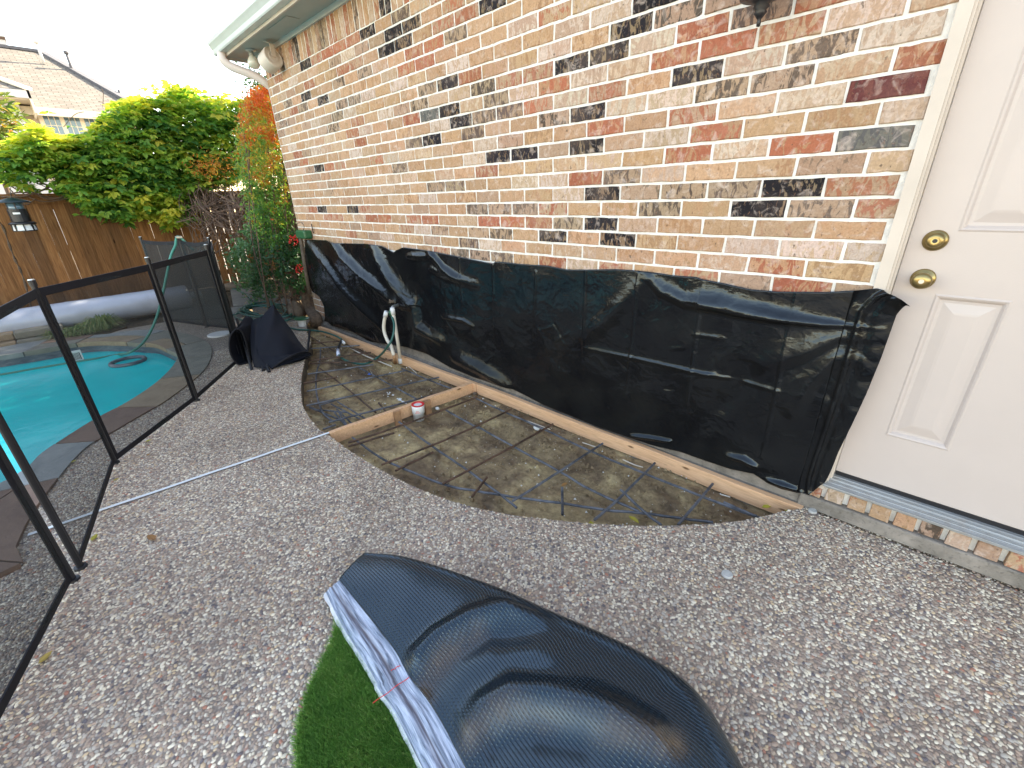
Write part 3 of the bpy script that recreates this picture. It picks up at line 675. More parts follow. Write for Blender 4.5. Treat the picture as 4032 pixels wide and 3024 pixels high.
# foundation ledge
f = MB(); f.box((XL, -.028, -.30), (-.235, .05, -.001)); f.box((-.235, -.034, -.30), (2.4, .08, .066)); fo = f.build('foundation', M['concrete'], house); bevel(fo, .008)
f = MB(); f.box((XL+.002, -.012, -.01), (-.20, .05, .069)); f.box((XL+.01, -.05, -.2), (-.24, -.029, -.012)); f.build('weep_ledge', M['concrete'], house)
# frieze, soffit, gutter
f = MB(); f.box((XL-.36, -.022, 2.822), (1.8, .03, 2.905)); f.box((XL-.36+.34, -.02, 2.83), (XL+.02, 6.5, 2.905)); f.build('frieze_board', M['gutter'], house)
f = MB(); f.box((XL-.345, -.27, 2.862), (1.8, -.022, 2.875)); f.box((XL-.345, -.022, 2.862), (XL-.003, 6.5, 2.875)); f.build('soffit', M['soffit'], house)
f = MB(); f.box((XL-.345, -.285, 2.835), (1.8, -.27, 2.97)); f.box((XL-.36, -.285, 2.835), (XL-.345, 6.5, 2.97)); f.build('fascia', M['trim'], house)
f = MB(); f.box((XL-.34, -.275, 2.85), (1.8, -.252, 2.863)); f.build('quarter_round', M['gutter'], house)
prof = [(-.288, 2.858), (-.345, 2.858), (-.352, 2.868), (-.358, 2.90), (-.372, 2.925), (-.385, 2.945), (-.39, 2.972), (-.378, 2.974), (-.374, 2.95)]
f = MB(); vs = []
for x in (XL-.37, 1.8):
    for y, z in prof: vs.append((x, y, z))
n = len(prof); f.add(vs, [(i, i+1, n+i+1, n+i) for i in range(n-1)])
f.add([(XL-.37, y, z) for y, z in prof]+[(XL-.37, -.288, 2.972)], [tuple(range(n+1))]); f.build('gutter', M['gutter'], house)
# roof (hip) and body behind
e0 = Vector((XL-.40, -.36, 2.975)); f = MB()
f.add([(XL-.38, -.36, 2.975), (3.2, -.36, 2.975), (3.2, 3.2, 5.0), (XL+3.3, 3.2, 5.0), (XL-.38, 6.9, 2.975), (3.2, 6.9, 2.975)], [(0, 1, 2, 3), (0, 3, 4), (3, 2, 5, 4), (1, 5, 2)]); f.build('roof', M['shingle'], house)
# downspout elbow from gutter back to the corner
P_ = [W(884, 203, -.32), W(888, 235, -.31), W(905, 268, -.27), W(945, 295, -.19), W(1000, 315, -.10), W(1052, 335, -.04)]
P_[0] = Vector((XL-.21, -.325, 2.86)); P_[1] = P_[0]+Vector((.005, .0, -.06)); P_[2] = P_[0]+Vector((.03, .05, -.115)); P_[3] = P_[0]+Vector((.09, .15, -.16)); P_[4] = P_[0]+Vector((.15, .25, -.205)); P_[5] = Vector((XL-.03, -.005, 2.60))
ds = MB(); sp = spl(P_, 6); sp += [Vector((XL-.045, .05, 2.55)), Vector((XL-.05, .06, 1.2)), Vector((XL-.05, .06, .15))]
for i in range(len(sp)): pass
ds.tube(sp, .042, 12, ell=.8); o = ds.build('downspout', M['downspout'], house, smooth=True)
# soffit patch and eave fittings
f = MB(); c = W(1170, 60, -.1); z = 2.861; f.box((-5.0, -.2, z-.004), (-4.55, -.09, z)); f.build('soffit_vent', M['soffit'], house)
# ---- door and frame
YD = .052
ox = W(3602, 988, YD).x
door = MB()
dr = empty('entry_door', (ox, YD, .19), 'cream white six-panel entry door with brass deadbolt and knob', 'door')
zb, zt, xw = .197, .197+2.03, .86
dx0 = -.135
# panel layout from the picture
p1 = W(3691, 1153, YD); p2 = W(3480, 1710, YD); p3 = W(3995, 1191, YD)
pw = (p3.x-p1.x); pl_x0 = (p1.x+p2.x)/2; ztop = (p1.z+p3.z)/2; zbot = W(3480, 1710, YD).z
u1 = W(3795, 912, YD)
rails = [(zbot, ztop), (u1.z, u1.z+.60), (u1.z+.60+.115, u1.z+.60+.115+.20)]
cols_ = [(pl_x0, pl_x0+pw), (dx0+xw-(pl_x0-dx0)-pw, dx0+xw-(pl_x0-dx0))]
# slab with panel openings: make cells
xs_ = [dx0, cols_[0][0], cols_[0][1], cols_[1][0], cols_[1][1], dx0+xw]; zs_ = [zb, rails[0][0], rails[0][1], rails[1][0], rails[1][1], rails[2][0], rails[2][1], zt]
f = MB()
for i in range(5):
    for j in range(7):
        if i in (1, 3) and j in (1, 3, 5): continue
        f.add([(xs_[i], YD, zs_[j]), (xs_[i+1], YD, zs_[j]), (xs_[i+1], YD, zs_[j+1]), (xs_[i], YD, zs_[j+1])], [(0, 1, 2, 3)])
f.box((dx0, YD+.012, zb), (dx0+xw, YD+.045, zt)); f.build('door_leaf', M['door'], dr)
for (a, b) in cols_:
    for (c_, d_) in rails:
        g = MB(); prof = [(0, 0), (.006, -.003), (.012, .0), (.02, .009), (.03, .010), (.062, .003), (.070, .002), (.070, .002)]
        rings = []
        for o_, y in prof: rings += [(a+o_, YD+y, c_+o_), (b-o_, YD+y, c_+o_), (b-o_, YD+y, d_-o_), (a+o_, YD+y, d_-o_)]
        fs = []
        for r_ in range(len(prof)-1):
            for q in range(4): fs.append((r_*4+q, r_*4+(q+1) % 4, r_*4+4+(q+1) % 4, r_*4+4+q))
        L4 = (len(prof)-1)*4; fs.append((L4, L4+1, L4+2, L4+3)); g.add(rings, fs); g.build('panel', M['door'], dr)
kb = W(3630, 1104, YD-.04); db = W(3682, 948, YD-.015)
kx = (kb.x+db.x)/2
g = MB(); g.lathe([(.0, 0), (.037, 0), (.037, .004), (.033, .009), (.014, .011), (.012, .03), (.018, .036), (.027, .042), (.0295, .052), (.028, .062), (.020, .068), (.008, .069), (0, .069)], (kb.x, YD, kb.z), (0, -1, 0), 28); kn = g.build('knob', M['brass'], dr, smooth=True)
g = MB(); g.lathe([(.0, .068), (.008, .0685), (.008, .0715), (0, .0715)], (kb.x, YD, kb.z), (0, -1, 0), 16); g.build('key_cylinder', M['steel'], kn)
g = MB(); g.lathe([(0, 0), (.036, 0), (.036, .006), (.030, .012), (.026, .013), (.024, .022), (.021, .026), (.012, .026), (0, .026)], (db.x, YD, db.z), (0, -1, 0), 28); dbo = g.build('deadbolt', M['brass'], dr, smooth=True)
g = MB(); g.lathe([(0, .0262), (.007, .0265), (.007, .0285), (0, .0285)], (db.x, YD, db.z), (0, -1, 0), 14); g.build('key_cylinder', M['black'], dbo)
g = MB(); g.box((dx0+.002, YD-.004, .178), (dx0+xw, YD+.04, .1965)); g.build('door_sweep', M['black'], dr)
# casing
for nm, (xa, xb, ya) in {'brick_mould': (XR, -.152, -.022), 'mould_step': (-.152, -.144, -.012), 'jamb': (-.144, dx0-.0015, .012)}.items():
    g = MB(); g.box((xa, ya, .165 if xa > -.18 else .12), (xb, .09, 2.29)); g.build('door_frame', M['trim'], house)
    g = MB(); w0 = -2*dx0*0+(.725-dx0); g.box((dx0+xw+.0015+(-xb+(dx0-.0015)), ya, .165), (dx0+xw+.0015+(-xa+(dx0-.0015)), .09, 2.29)); g.build('door_frame', M['trim'], house)
g = MB(); g.box((XR, -.0235, 2.2905), (dx0+xw+.06, .09, 2.345)); g.build('door_frame', M['trim'], house)
# threshold and rowlock sill
g = MB(); vs = []; tp = [(-.042, .148), (-.042, .158), (-.034, .1595), (-.032, .1555), (-.012, .160), (-.010, .163), (.008, .165), (.012, .171), (.024, .173), (.030, .178), (.09, .178), (.09, .148)]
for x in (-.158, .78):
    for y, z in tp: vs.append((x, y, z))
n = len(tp); g.add(vs, [(i, i+1, n+i+1, n+i) for i in range(n-1)]+[tuple(range(n))[::-1]]); g.build('threshold', M['thresh'], house)
g = MB(); g.box((-.20, .004, .0665), (1.0, .09, .1475)); g.build('sill_mortar', M['mortar'], house)
sx = W(3210, 1975, -.02).x
cols2 = ['R', 'w', '', '', '', 'G', 'w', '', '', 'R', '', '']
uu = [3245, 3330, 3415, 3510, 3620, 3720, 3820, 3935]
for i in range(13):
    mb = MB(); x = -.222+i*.083; st = style({'R': 'r', 'w': 'W', 'G': 'G', '': 'r' if i % 3 == 2 else ''}[cols2[i % 12]]); st = (st[0], st[1], st[2]+.03)
    j = lambda s=.003: rb.uniform(-s, s)
    z1 = .142+j(); z0 = .069; y0 = -.020+j(.004); y1 = .06
    vs = [(x+j(), y0+j(), z0), (x+.066+j(), y0+j(), z0), (x+.066+j(), y0+.004, z1-.012), (x+j(), y0+.004, z1-.012), (x+.003, y0+.018, z1), (x+.063, y0+.018, z1), (x+.063, y1, z1+.003), (x+.003, y1, z1+.003), (x, y1, z0), (x+.066, y1, z0)]
    mb.add(vs, [(0, 1, 2, 3), (3, 2, 5, 4), (4, 5, 6, 7), (0, 3, 4, 7, 8), (1, 9, 6, 5, 2)], 0, ca=st[0], cb=st[1], mixk=st[2]); o = mb.build('sill_brick', M['brick'], house); bevel(o, .004, 2)
# dark crumbly gap between lip and patio
g = MB(); g.box((-.165, -.05, -.02), (2.4, -.033, .002)); g.build('joint_dirt', M['soil'], house)
# ================================================================== eave fittings
c = Vector((-5.30, -.11, 2.70))
sp_ = empty('eave_speaker', c+Vector((0, 0, .12)), 'round cream drum-shaped speaker hanging under the eave near the downspout', 'speaker')
ax = (Vector((.92, .22, .32))).normalized()
g = MB(); g.lathe([(0, -.075), (.082, -.075), (.09, -.066), (.094, .05), (.09, .062), (.086, .066), (.084, .058), (.05, .058), (.046, .062), (.036, .062), (.033, .056), (0, .056)], c, ax, 36); g.build('drum', M['trim'], sp_, smooth=False)
up = Vector((0, 0, 1)); sd_ = ax.cross(up).normalized()
g = MB(); g.bar(c+ax*.070+up*.0, c+ax*.072+up*.10, .05, .004, ax); g.bar(c+ax*.071+up*.10, c-ax*.02+up*.155, .05, .004, ax); g.build('bracket', M['trim'], sp_)
fl = empty('floodlight', (-5.72, -.12, 2.86), 'bare glass floodlight bulb on a small bracket beside the eave speaker', 'light')
b0 = Vector((-5.70, -.13, 2.858))
g = MB(); g.lathe([(0, 0), (.05, 0), (.05, -.008), (.02, -.014), (0, -.014)], b0, (0, 0, 1), 20); g.build('mount_plate', M['gutter'], fl, smooth=False)
g = MB(); g.lathe([(0, .0), (.022, 0), (.026, .05), (.03, .06), (0, .06)], b0+Vector((0, 0, -.012)), (.35, -.1, -1), 16); g.build('socket', M['gutter'], fl, smooth=True)
m = NT('bulb_glass'); m.fin((.62, .60, .50), .15, spec=.8); M['bulb'] = m.mat
bd_ = Vector((.35, -.1, -1)).normalized()
g = MB(); g.lathe([(0, 0), (.02, 0), (.035, .02), (.052, .055), (.058, .085), (.05, .105), (.03, .115), (0, .118)], b0+bd_*.055, bd_, 22); g.build('bulb', M['bulb'], fl, smooth=True)
# wall lantern, only its foot reaches into the picture
lc = W(2992, 60, -.14); la = empty('wall_lantern', (lc.x, 0, lc.z+.3), 'black wall lantern whose turned finial shows at the top edge', 'lantern')
z = lc.z
g = MB(); g.lathe([(0, -.035), (.006, -.033), (.008, -.022), (.006, -.014), (.012, -.006), (.022, .006), (.018, .014), (.028, .022), (.024, .032), (.05, .046), (.075, .052), (.078, .06), (0, .06)], (lc.x, -.14, z), (0, 0, 1), 24); g.build('finial', M['black'], la, smooth=True)
g = MB(); g.lathe([(0, .06), (.07, .06), (.085, .30), (0, .30)], (lc.x, -.14, z), (0, 0, 1), 6); g.build('glass_body', M['glass'], la)
g = MB(); g.lathe([(0, .30), (.10, .30), (.06, .36), (.02, .41), (0, .42)], (lc.x, -.14, z), (0, 0, 1), 24); g.build('cap', M['black'], la, smooth=True)
g = MB(); g.tube(spl([(lc.x, -.14, z+.05), (lc.x, -.10, z+.045), (lc.x, -.05, z+.07), (lc.x, -.005, z+.12)], 6), .009, 8); g.build('arm', M['black'], la, smooth=True)
g = MB(); g.lathe([(0, 0), (.055, 0), (.05, .014), (0, .016)], (lc.x, 0, z+.14), (0, -1, 0), 24); g.build('wall_plate', M['black'], la, smooth=True)

# ================================================================== black plastic sheet on the wall
top = [(1197,943),(1280,946),(1320,957),(1450,960),(1500,968),(1530,985),(1547,994),(1560,984),(1585,974),(1680,986),(1800,1010),(1938,1038),(1948,1030),(2050,1040),(2150,1046),(2230,1062),(2300,1062),(2420,1060),(2500,1065),(2560,1071),(2650,1085),(2745,1092),(2755,1098),(2850,1117),(2960,1141),(3060,1149),(3250,1151),(3380,1144),(3450,1134)]
bot = [(1283,1264),(1306,1281),(1391,1306),(1458,1344),(1509,1352),(1602,1366),(1683,1392),(1778,1448),(1868,1484),(2022,1532),(2060,1550),(2140,1592),(2300,1657),(2360,1681),(2450,1711),(2565,1750),(2674,1777),(2782,1813),(2878,1844),(2969,1862),(3023,1898),(3077,1922),(3156,1940)]
T = np.array([tuple(W(*p, -.03)) for p in top]); B = np.array([tuple(W(*p, -.045)) for p in bot])
SX0, SX1 = -5.62, -.245
nU, nV = 760, 150
def wx(u, v): p = W(u, v, -.04); return p.x, p.z
ridges = []   # (polyline x,z), amplitude, width, sharp side (+1: steep above)
def rg_(pts, amp, w, k=0.0, fan=0): ridges.append((np.array([wx(*p) for p in pts]), amp, w, k if not fan else 10+k))
rg_([(1212,965),(1290,1060),(1345,1140),(1420,1215),(1515,1300)], .055, .055, .5)
rg_([(1302,955),(1350,1020),(1420,1085),(1480,1135),(1540,1190)], .060, .050, .5)
rg_([(1462,985),(1500,1050),(1535,1110),(1580,1170),(1620,1200)], .055, .060, .6)
rg_([(1560,1200),(1625,1215),(1640,1290),(1735,1345)], .035, .05, .3)
rg_([(1680,990),(1740,1060),(1800,1100)], .02, .03)
rg_([(1600,1010),(1700,1010)], .015, .025)
rg_([(1870,1120),(1760,1090),(1690,1060)], .014, .03)
rg_([(3405,1290),(3250,1285),(3050,1262),(2900,1235),(2760,1200)], .030, .032, .5, 1)
rg_([(3400,1300),(3280,1345),(3150,1400),(3000,1440)], .020, .045, .4, 1)
rg_([(3395,1330),(3270,1430),(3180,1520),(3120,1620)], .020, .045, .4, 1)
rg_([(2560,1110),(2600,1150),(2700,1200),(2800,1215)], .016, .03, .3)
rg_([(2540,1100),(2400,1240),(2300,1330)], .014, .05, 0)
rg_([(2300,1375),(2430,1402),(2560,1430),(2720,1468),(2900,1505),(3060,1547)], .008, .010, .3)
rg_([(1740,1250),(1820,1265),(1860,1290)], .012, .016, .3)
rg_([(2960,1400),(2850,1560),(2700,1740)], -.02, .08, 0)
rg_([(2975,1835),(2930,1808),(2870,1795)], .016, .014, .2)
rg_([(2640,1737),(2560,1722),(2490,1715)], .016, .010, .2)
rg_([(3140,1925),(3080,1905),(3030,1890)], .016, .012, .2)
rg_([(2000,1520),(1880,1450),(1790,1410)], .03, .05, .3)
for u0, v0, u1, v1 in ((2510,1075,2460,1560),(2765,1100,2700,1600),(3135,1150,3000,1800),(1935,1045,1940,1330),(2105,1070,2095,1330),(1800,1020,1815,1200),(2300,1065,2290,1400)):
    rg_([(u0, v0), ((u0+u1)/2, (v0+v1)/2), (u1, v1)], .007, .006)
rrs = random.Random(8)
for _ in range(26):
    x = rrs.uniform(-5.3, -.5); zz = rrs.uniform(.1, .85); a = rrs.uniform(-.9, .9); l = rrs.uniform(.05, .22)
    ridges.append((np.array([(x-l*math.cos(a)/2, zz-l*math.sin(a)/2), (x+l*math.cos(a)/2, zz+l*math.sin(a)/2)]), rrs.uniform(.002, .004)*rrs.choice((1, 1, -1)), rrs.uniform(.006, .012), .2))
sv = np.linspace(0, 1, nU); tv = np.linspace(0, 1, nV)
xs_t = SX0+(SX1-SX0)*sv
def ev(A, x): 
    o_ = np.argsort(A[:, 0]); return np.interp(x, A[o_, 0], A[o_, 2])
Tz = ev(T, xs_t); Bz = ev(B, xs_t); Bz = np.maximum(Bz, .004)
XXs = np.repeat(xs_t[None, :], nV, 0); ZZs = Tz[None, :]*(1-tv[:, None])+Bz[None, :]*tv[:, None]
# ragged left edge: swings right towards the foot
le = np.array([tuple(W(*p, -.03)) for p in ((1197,943),(1199,1011),(1205,1095),(1230,1150),(1256,1167),(1277,1205),(1285,1250),(1283,1264))])
lx = np.interp(ZZs, le[::-1, 2], le[::-1, 0]); wgt = np.clip(1-(XXs-SX0)/.45, 0, 1)**1.2
XXs = XXs+(lx-SX0)*wgt
YY_ = np.full(XXs.shape, -.022)
YY_ -= .030*np.clip((tv[:, None]-.55)/.45, 0, 1)**1.5
for pl, amp, w_, k in ridges:
    best = np.full(XXs.shape, 9.); sd2 = np.zeros(XXs.shape); par = np.zeros(XXs.shape); tot = len(pl)-1
    for i in range(tot):
        ax_, az = pl[i]; bx, bz = pl[i+1]; dx_, dz = bx-ax_, bz-az; L2 = dx_*dx_+dz*dz+1e-9
        t = np.clip(((XXs-ax_)*dx_+(ZZs-az)*dz)/L2, 0, 1); ex = XXs-ax_-t*dx_; ez = ZZs-az-t*dz; d_ = np.hypot(ex, ez)
        m_ = d_ < best; best = np.where(m_, d_, best); sgn = ez; sd2 = np.where(m_, sgn, sd2); par = np.where(m_, (i+t)/tot, par)
    fan_ = k > 5; k = k-10 if fan_ else k; wl = w_*(1+k*np.sign(sd2))*((.12+1.3*par) if fan_ else 1)
    if fan_: amp = amp*(.25+.9*par)
    YY_ -= amp*np.exp(-(best/np.maximum(wl, .003))**2)*(.35+.65*np.sin(np.pi*np.clip(par*.85+.08, 0, 1)))
nz_ = np.zeros(XXs.shape)
for j in range(nV):
    for i in range(nU):
        x, z = XXs[j, i], ZZs[j, i]
        nz_[j, i] = noise.fractal(Vector((x*2.2, z*3.0, 7.)), 1.0, 2.1, 2)*.007+abs(noise.noise(Vector((x*7+z*5, z*8-x*3, 3.))))*.0015
YY_ -= np.abs(nz_)
YY_ = np.minimum(YY_, -.010)
pts = np.stack([XXs, YY_, ZZs], 2).reshape(-1, 3).tolist()
sh_ = MB(); sh_.grid(pts, nU, nV)
# part that turns over the door casing and its loose corner
tR = [(3450,1134),(3480,1142),(3515,1163),(3550,1180),(3584,1206)]; bR = [(3156,1940),(3180,1948),(3204,1935),(3225,1915),(3246,1900)]
nW = 46; q = []
Tr = resamp([W(p[0], p[1], y) for p, y in zip(tR, (-.03, -.035, -.05, -.075, -.10))], nW); Br = resamp([W(p[0], p[1], y) for p, y in zip(bR, (-.06, -.05, -.055, -.045, -.04))], nW)
Tr[0] = pts[nU-1]; Br[0] = pts[nU*nV-1]
le_r = resamp([W(*p, -.035) for p in ((3578,1203),(3545,1196),(3522,1263),(3471,1406),(3412,1550),(3353,1676),(3302,1778),(3256,1896))], nV)
for j in range(nV):
    A_ = np.array(pts[j*nU+nU-1]); C_ = le_r[j]
    for i in range(nW):
        s_ = i/(nW-1); P0 = A_*(1-s_)+C_*s_
        if j < 12:
            f_ = (1-j/12)**1.5; P1 = Tr[i]*(1-j/12)+P0*(j/12); P0 = P1
        P0 = P0.copy()
        if j == nV-1 or j > nV-16:
            f_ = ((j-(nV-16))/15)**2; P0 = P0*(1-f_)+Br[i]*f_
        P0[1] += -.012*math.exp(-((s_-.30)/.08)**2)-.008*abs(noise.noise(Vector((P0[0]*12, P0[2]*10, 2))))+.006*math.exp(-((s_-.5)/.12)**2)
        P0[1] = min(P0[1], -.026 if P0[0] > -.2 else -.01)
        q.append(tuple(P0))
sh_.grid(q, nW, nV)
so_ = sh_.build('plastic_sheet', M['poly'], smooth=True); tag(so_, 'wrinkled glossy black plastic sheet hung along the foot of the brick wall', 'plastic sheet')
md = so_.modifiers.new('thickness', 'SOLIDIFY'); md.thickness = .0008

# ================================================================== form boards
def board(p, q, name, lab, h=.088, t=.036, zt=.002, cat='board'):
    d = (q-p); L_ = d.length; d.normalize(); nrm_ = Vector((-d.y, d.x, 0)); n = 24; g = MB(); vs = []
    for i in range(n+1):
        c_ = p+d*L_*i/n+nrm_*.004*math.sin(i*.5)
        for a_, z_ in ((0, zt), (t, zt), (t, zt-h), (0, zt-h)): vs.append((c_.x+nrm_.x*a_, c_.y+nrm_.y*a_, z_+.001*math.sin(i*.9)))
    fs = [(i*4+k, i*4+(k+1) % 4, (i+1)*4+(k+1) % 4, (i+1)*4+k) for i in range(n) for k in range(4)]+[(3, 2, 1, 0), (n*4, n*4+1, n*4+2, n*4+3)]
    g.add(vs, fs); o = g.build(name, M['lumber']); bevel(o, .002, 1); return tag(o, lab, cat)
jn = G(1878, 1512); bl = G(1252, 1287); br_ = G(3192, 1990); br_ = Vector((-.205, -.062, 0))
jn.y -= .012
board(bl, jn+Vector((-.002, 0, 0)), 'form_board', 'longer far form board at the foot of the plastic, left of the crosswise board')
board(jn+Vector((.003, 0, 0)), br_, 'form_board', 'form board right of the crosswise board, its tapered end reaching the door step', cat='board')
cx0 = G(1299, 1708); 
board(cx0, jn+Vector((-.04, -.004, 0)), 'form_board', 'shorter form board crossing the dirt bed from the wall to the patio edge')
for (u, v), lb in (((1577, 1632), 'small wooden stake nailed to the crosswise board, left of the red-topped pipe cap'), ((1700, 1592), 'small wooden stake nailed to the crosswise board, right of the red-topped pipe cap')):
    p = G(u, v); d = (jn-cx0).normalized(); nr = Vector((d.y, -d.x, 0)); g = MB(); p = p+nr*.0
    # foot of the perpendicular on the board's near face
    t_ = (p-cx0).dot(d); p = cx0+d*t_
    g.bar(p+nr*.010+Vector((0, 0, -.11)), p+nr*.010+Vector((0, 0, .006)), .05, .018, nr); o = g.build('wooden_stake', M['aged']); tag(o, lb, 'stake')
# pipe stub with red mouth
p = G(1641, 1640, -.09); t_ = (p-cx0).dot((jn-cx0).normalized()); d = (jn-cx0).normalized(); p = cx0+d*t_+Vector((d.y, -d.x, 0))*.048; p.z = -.10
pc = empty('drain_cleanout', p, 'short white drain pipe with bright red rim beside the crosswise board', 'pipe')
g = MB(); g.lathe([(0, 0), (.040, 0), (.040, .055), (.045, .057), (.047, .118), (.044, .122), (0, .122)], p, (0.03, .02, 1), 26); g.build('pipe_body', M['white'], pc, smooth=True)
g = MB(); g.lathe([(.0, .116), (.034, .116), (.040, .124), (.0475, .124), (.0475, .128), (.034, .1285), (.030, .120), (0, .120)], p, (0.03, .02, 1), 26); g.build('red_rim', M['red'], pc, smooth=False)
for i_, zz in enumerate((.088, .080, .072)):
    g = MB()
    for a_ in np.arange(-.30-.08*i_, .34, .085):
        th = a_+math.atan2(CAM.y-p.y, CAM.x-p.x); c_ = p+Vector((math.cos(th)*.0468, math.sin(th)*.0468, zz)); tt = Vector((-math.sin(th), math.cos(th), 0)); g.bar(c_-tt*.0013, c_+tt*.0013, .0035, .001, (math.cos(th), math.sin(th), 0))
    g.build('stamp_line', M['red'], pc)

# ================================================================== rebar
def r5(*p): return [(1100+.4521*a, 1150+.4521*b) for a, b in p]
def r6(*p): return [(1700+.7233*a, 1500+.7233*b) for a, b in p]
def rb_bar(pts, name, mat, z=-.052, parent=None, r=.0070, jig=.0012):
    P = [G(u, v, z) for u, v in pts]
    if len(P) > 2: P = spl(P, 5)
    else: P = [P[0].lerp(P[1], i/6) for i in range(7)]
    P = [p_+Vector((0, 0, jig*math.sin(i*1.7+pts[0][0]))) for i, p_ in enumerate(P)]
    Q = resamp(P, max(3, int(sum((P[i+1]-P[i]).length for i in range(len(P)-1))/.013)))
    g = MB(); g.tube([Vector(q_) for q_ in Q], [r*(1.07 if i % 2 else .96) for i in range(len(Q))], 7); return g.build(name, mat, parent, smooth=False)
matL = empty('rebar_grid', G(1500, 1480, -.05), 'tied grid of rebar left of the crosswise board', 'rebar')
matR = empty('rebar_grid', G(2300, 1850, -.05), 'larger tied grid of rebar right of the crosswise board', 'rebar')
S_, R0 = M['rebar'], M['rust']
for pts, m_, z_ in ((r5((240,448),(520,428)), R0, -.045), (r5((270,492),(700,465)), S_, -.045), (r5((262,600),(800,525)), R0, -.045), (r5((265,622),(1000,590)), R0, -.043), (r5((250,715),(820,632)), S_, -.045), (r5((212,795),(505,740)), R0, -.045), (r5((238,866),(1108,680)), S_, -.045), (r5((235,990),(1390,742)), S_, -.045), (r5((430,1135),(1500,855)), S_, -.045), (r5((380,1195),(490,1155)), S_, -.045),
    (r5((360,480),(352,600),(325,700),(320,850),(350,980),(390,1065),(470,1130)), S_, -.058), (r5((255,380),(340,430),(520,540)), R0, -.058), (r5((690,655),(1000,825),(1190,930)), S_, -.058), (r5((1065,665),(1300,765),(1520,850)), S_, -.058), (r5((355,665),(600,850),(840,1050)), R0, -.060), (r5((590,470),(740,530),(900,600)), R0, -.058), (r5((865,965),(940,1055)), R0, -.05)):
    rb_bar(pts, 'bar', m_, z_+.006, matL)
for pts, m_, z_ in ((r5((600,1312),(1100,1148),(1720,915)), R0, -.045), (r5((600,1345),(1000,1225)), R0, -.045), (r5((890,1505),(1330,1335),(1720,1165),(2020,1020)), R0, -.045), (r5((1010,1555),(1340,1395)), R0, -.045), (r6((60,560),(445,355),(660,235)), R0, -.045), (r6((440,655),(700,490),(930,340)), S_, -.045), (r6((885,757),(1020,640),(1215,447)), S_, -.045), (r6((1340,785),(1530,560)), S_, -.045), (r6((220,630),(300,525)), R0, -.045), (r6((712,728),(710,582)), S_, -.045), (r6((1028,592),(1165,720),(1250,785)), S_, -.05),
    (r5((635,1265),(720,1330),(900,1455),(1100,1545))+r6((80,568),(250,600),(480,637),(700,665),(950,703),(1150,720),(1350,747),(1530,770)), S_, -.058), (r5((1040,1130),(1320,1335),(1540,1485))+r6((200,490),(375,620),(462,690)), S_, -.058), (r5((1435,1020),(1720,1180))+r6((245,247),(450,360),(700,495),(860,590),(1130,712)), S_, -.058), (r6((230,90),(400,170),(560,240),(860,380),(1150,500),(1500,640),(1790,748)), S_, -.058), (r6((1590,660),(1690,705),(1770,738)), S_, -.050)):
    rb_bar(pts, 'bar', m_, z_+.006, matR)
for a_, b_ in (((260,1005),(510,1105)),((505,955),(745,1100)),((450,975),(700,1105)),((480,1045),(580,1165)),((515,1045),(590,1160)),((600,1050),(330,1025)),((265,1000),(560,1130)),((500,1020),(635,1150)),((350,985),(600,910))):
    o = rb_bar(r5(a_, b_), 'rebar_offcut', S_, -.075+.02*random.random(), None, .006); tag(o, 'short loose rebar offcut in the dark heap at the bed\'s near left edge', 'rebar', 'loose rebar offcuts heaped in the dirt')
# tie wires at crossings
tw = MB()
for (u, v) in r5((330,712),(325,848),(345,968),(525,810),(655,910),(845,745),(1005,825),(830,1040),(1320,1335),(1720,1170),(940,1478),(1090,1530))+r6((245,245),(450,355),(205,490),(80,565),(375,622),(480,635),(700,492),(1015,638),(950,703),(870,382),(1160,720),(1370,747),(1150,505),(1480,625),(700,665)):
    c_ = G(u, v, -.045)
    for k in range(3):
        a_ = random.random()*6.28; tw.bar(c_, c_+Vector((math.cos(a_)*.018, math.sin(a_)*.018, .012)), .0016, .0016)
tw.build('tie_wires', M['black'], matR, kind='stuff')
# rubble and scraps in the bed
def rockm(name, c, s, mat, lab=None, cat='stone', grp=None, seed=0, sub=2):
    bm_ = bmesh.new(); bmesh.ops.create_icosphere(bm_, subdivisions=sub, radius=1.0)
    for v in bm_.verts:
        k = 1+.28*noise.noise(v.co*1.6+Vector((seed*7.1, 0, 0)))+.1*noise.noise(v.co*4+Vector((seed, 3, 0))); v.co = Vector((v.co.x*s[0]*k, v.co.y*s[1]*k, v.co.z*s[2]*k))
    me = bpy.data.meshes.new(name); bm_.to_mesh(me); bm_.free(); me.materials.append(mat); me.polygons.foreach_set('use_smooth', [True]*len(me.polygons)) if sub > 2 else None
    o = link(name, me); o.location = c
    if lab: tag(o, lab, cat, grp)
    return o
rockm('stone_chip', G(2113, 1684, -.075), (.028, .02, .016), M['mortar'], 'white stone chip lying on the rebar in the right part of the bed', seed=3)
rockm('stone_chip', G(1870, 1550, -.07), (.02, .017, .014), M['rock'], 'pale pebble at the corner where the crosswise board meets the long boards', seed=4)
rockm('stone_chip', G(1722, 1608, -.075), (.022, .014, .012), M['mortar'], 'pale chip beside the right wooden stake', seed=5)
g = MB(); c_ = G(1455, 1475, -.06); g.add([c_+Vector(v) for v in ((-.02, -.012, 0), (.022, -.01, .006), (.026, .014, .002), (-.015, .012, .012), (0, 0, .016))], [(0, 1, 4), (1, 2, 4), (2, 3, 4), (3, 0, 4)]); tag(g.build('tape_scrap', M['bluetape']), 'crumpled scrap of blue tape on the rebar', 'tape')
gs = MB(); rr = random.Random(4)
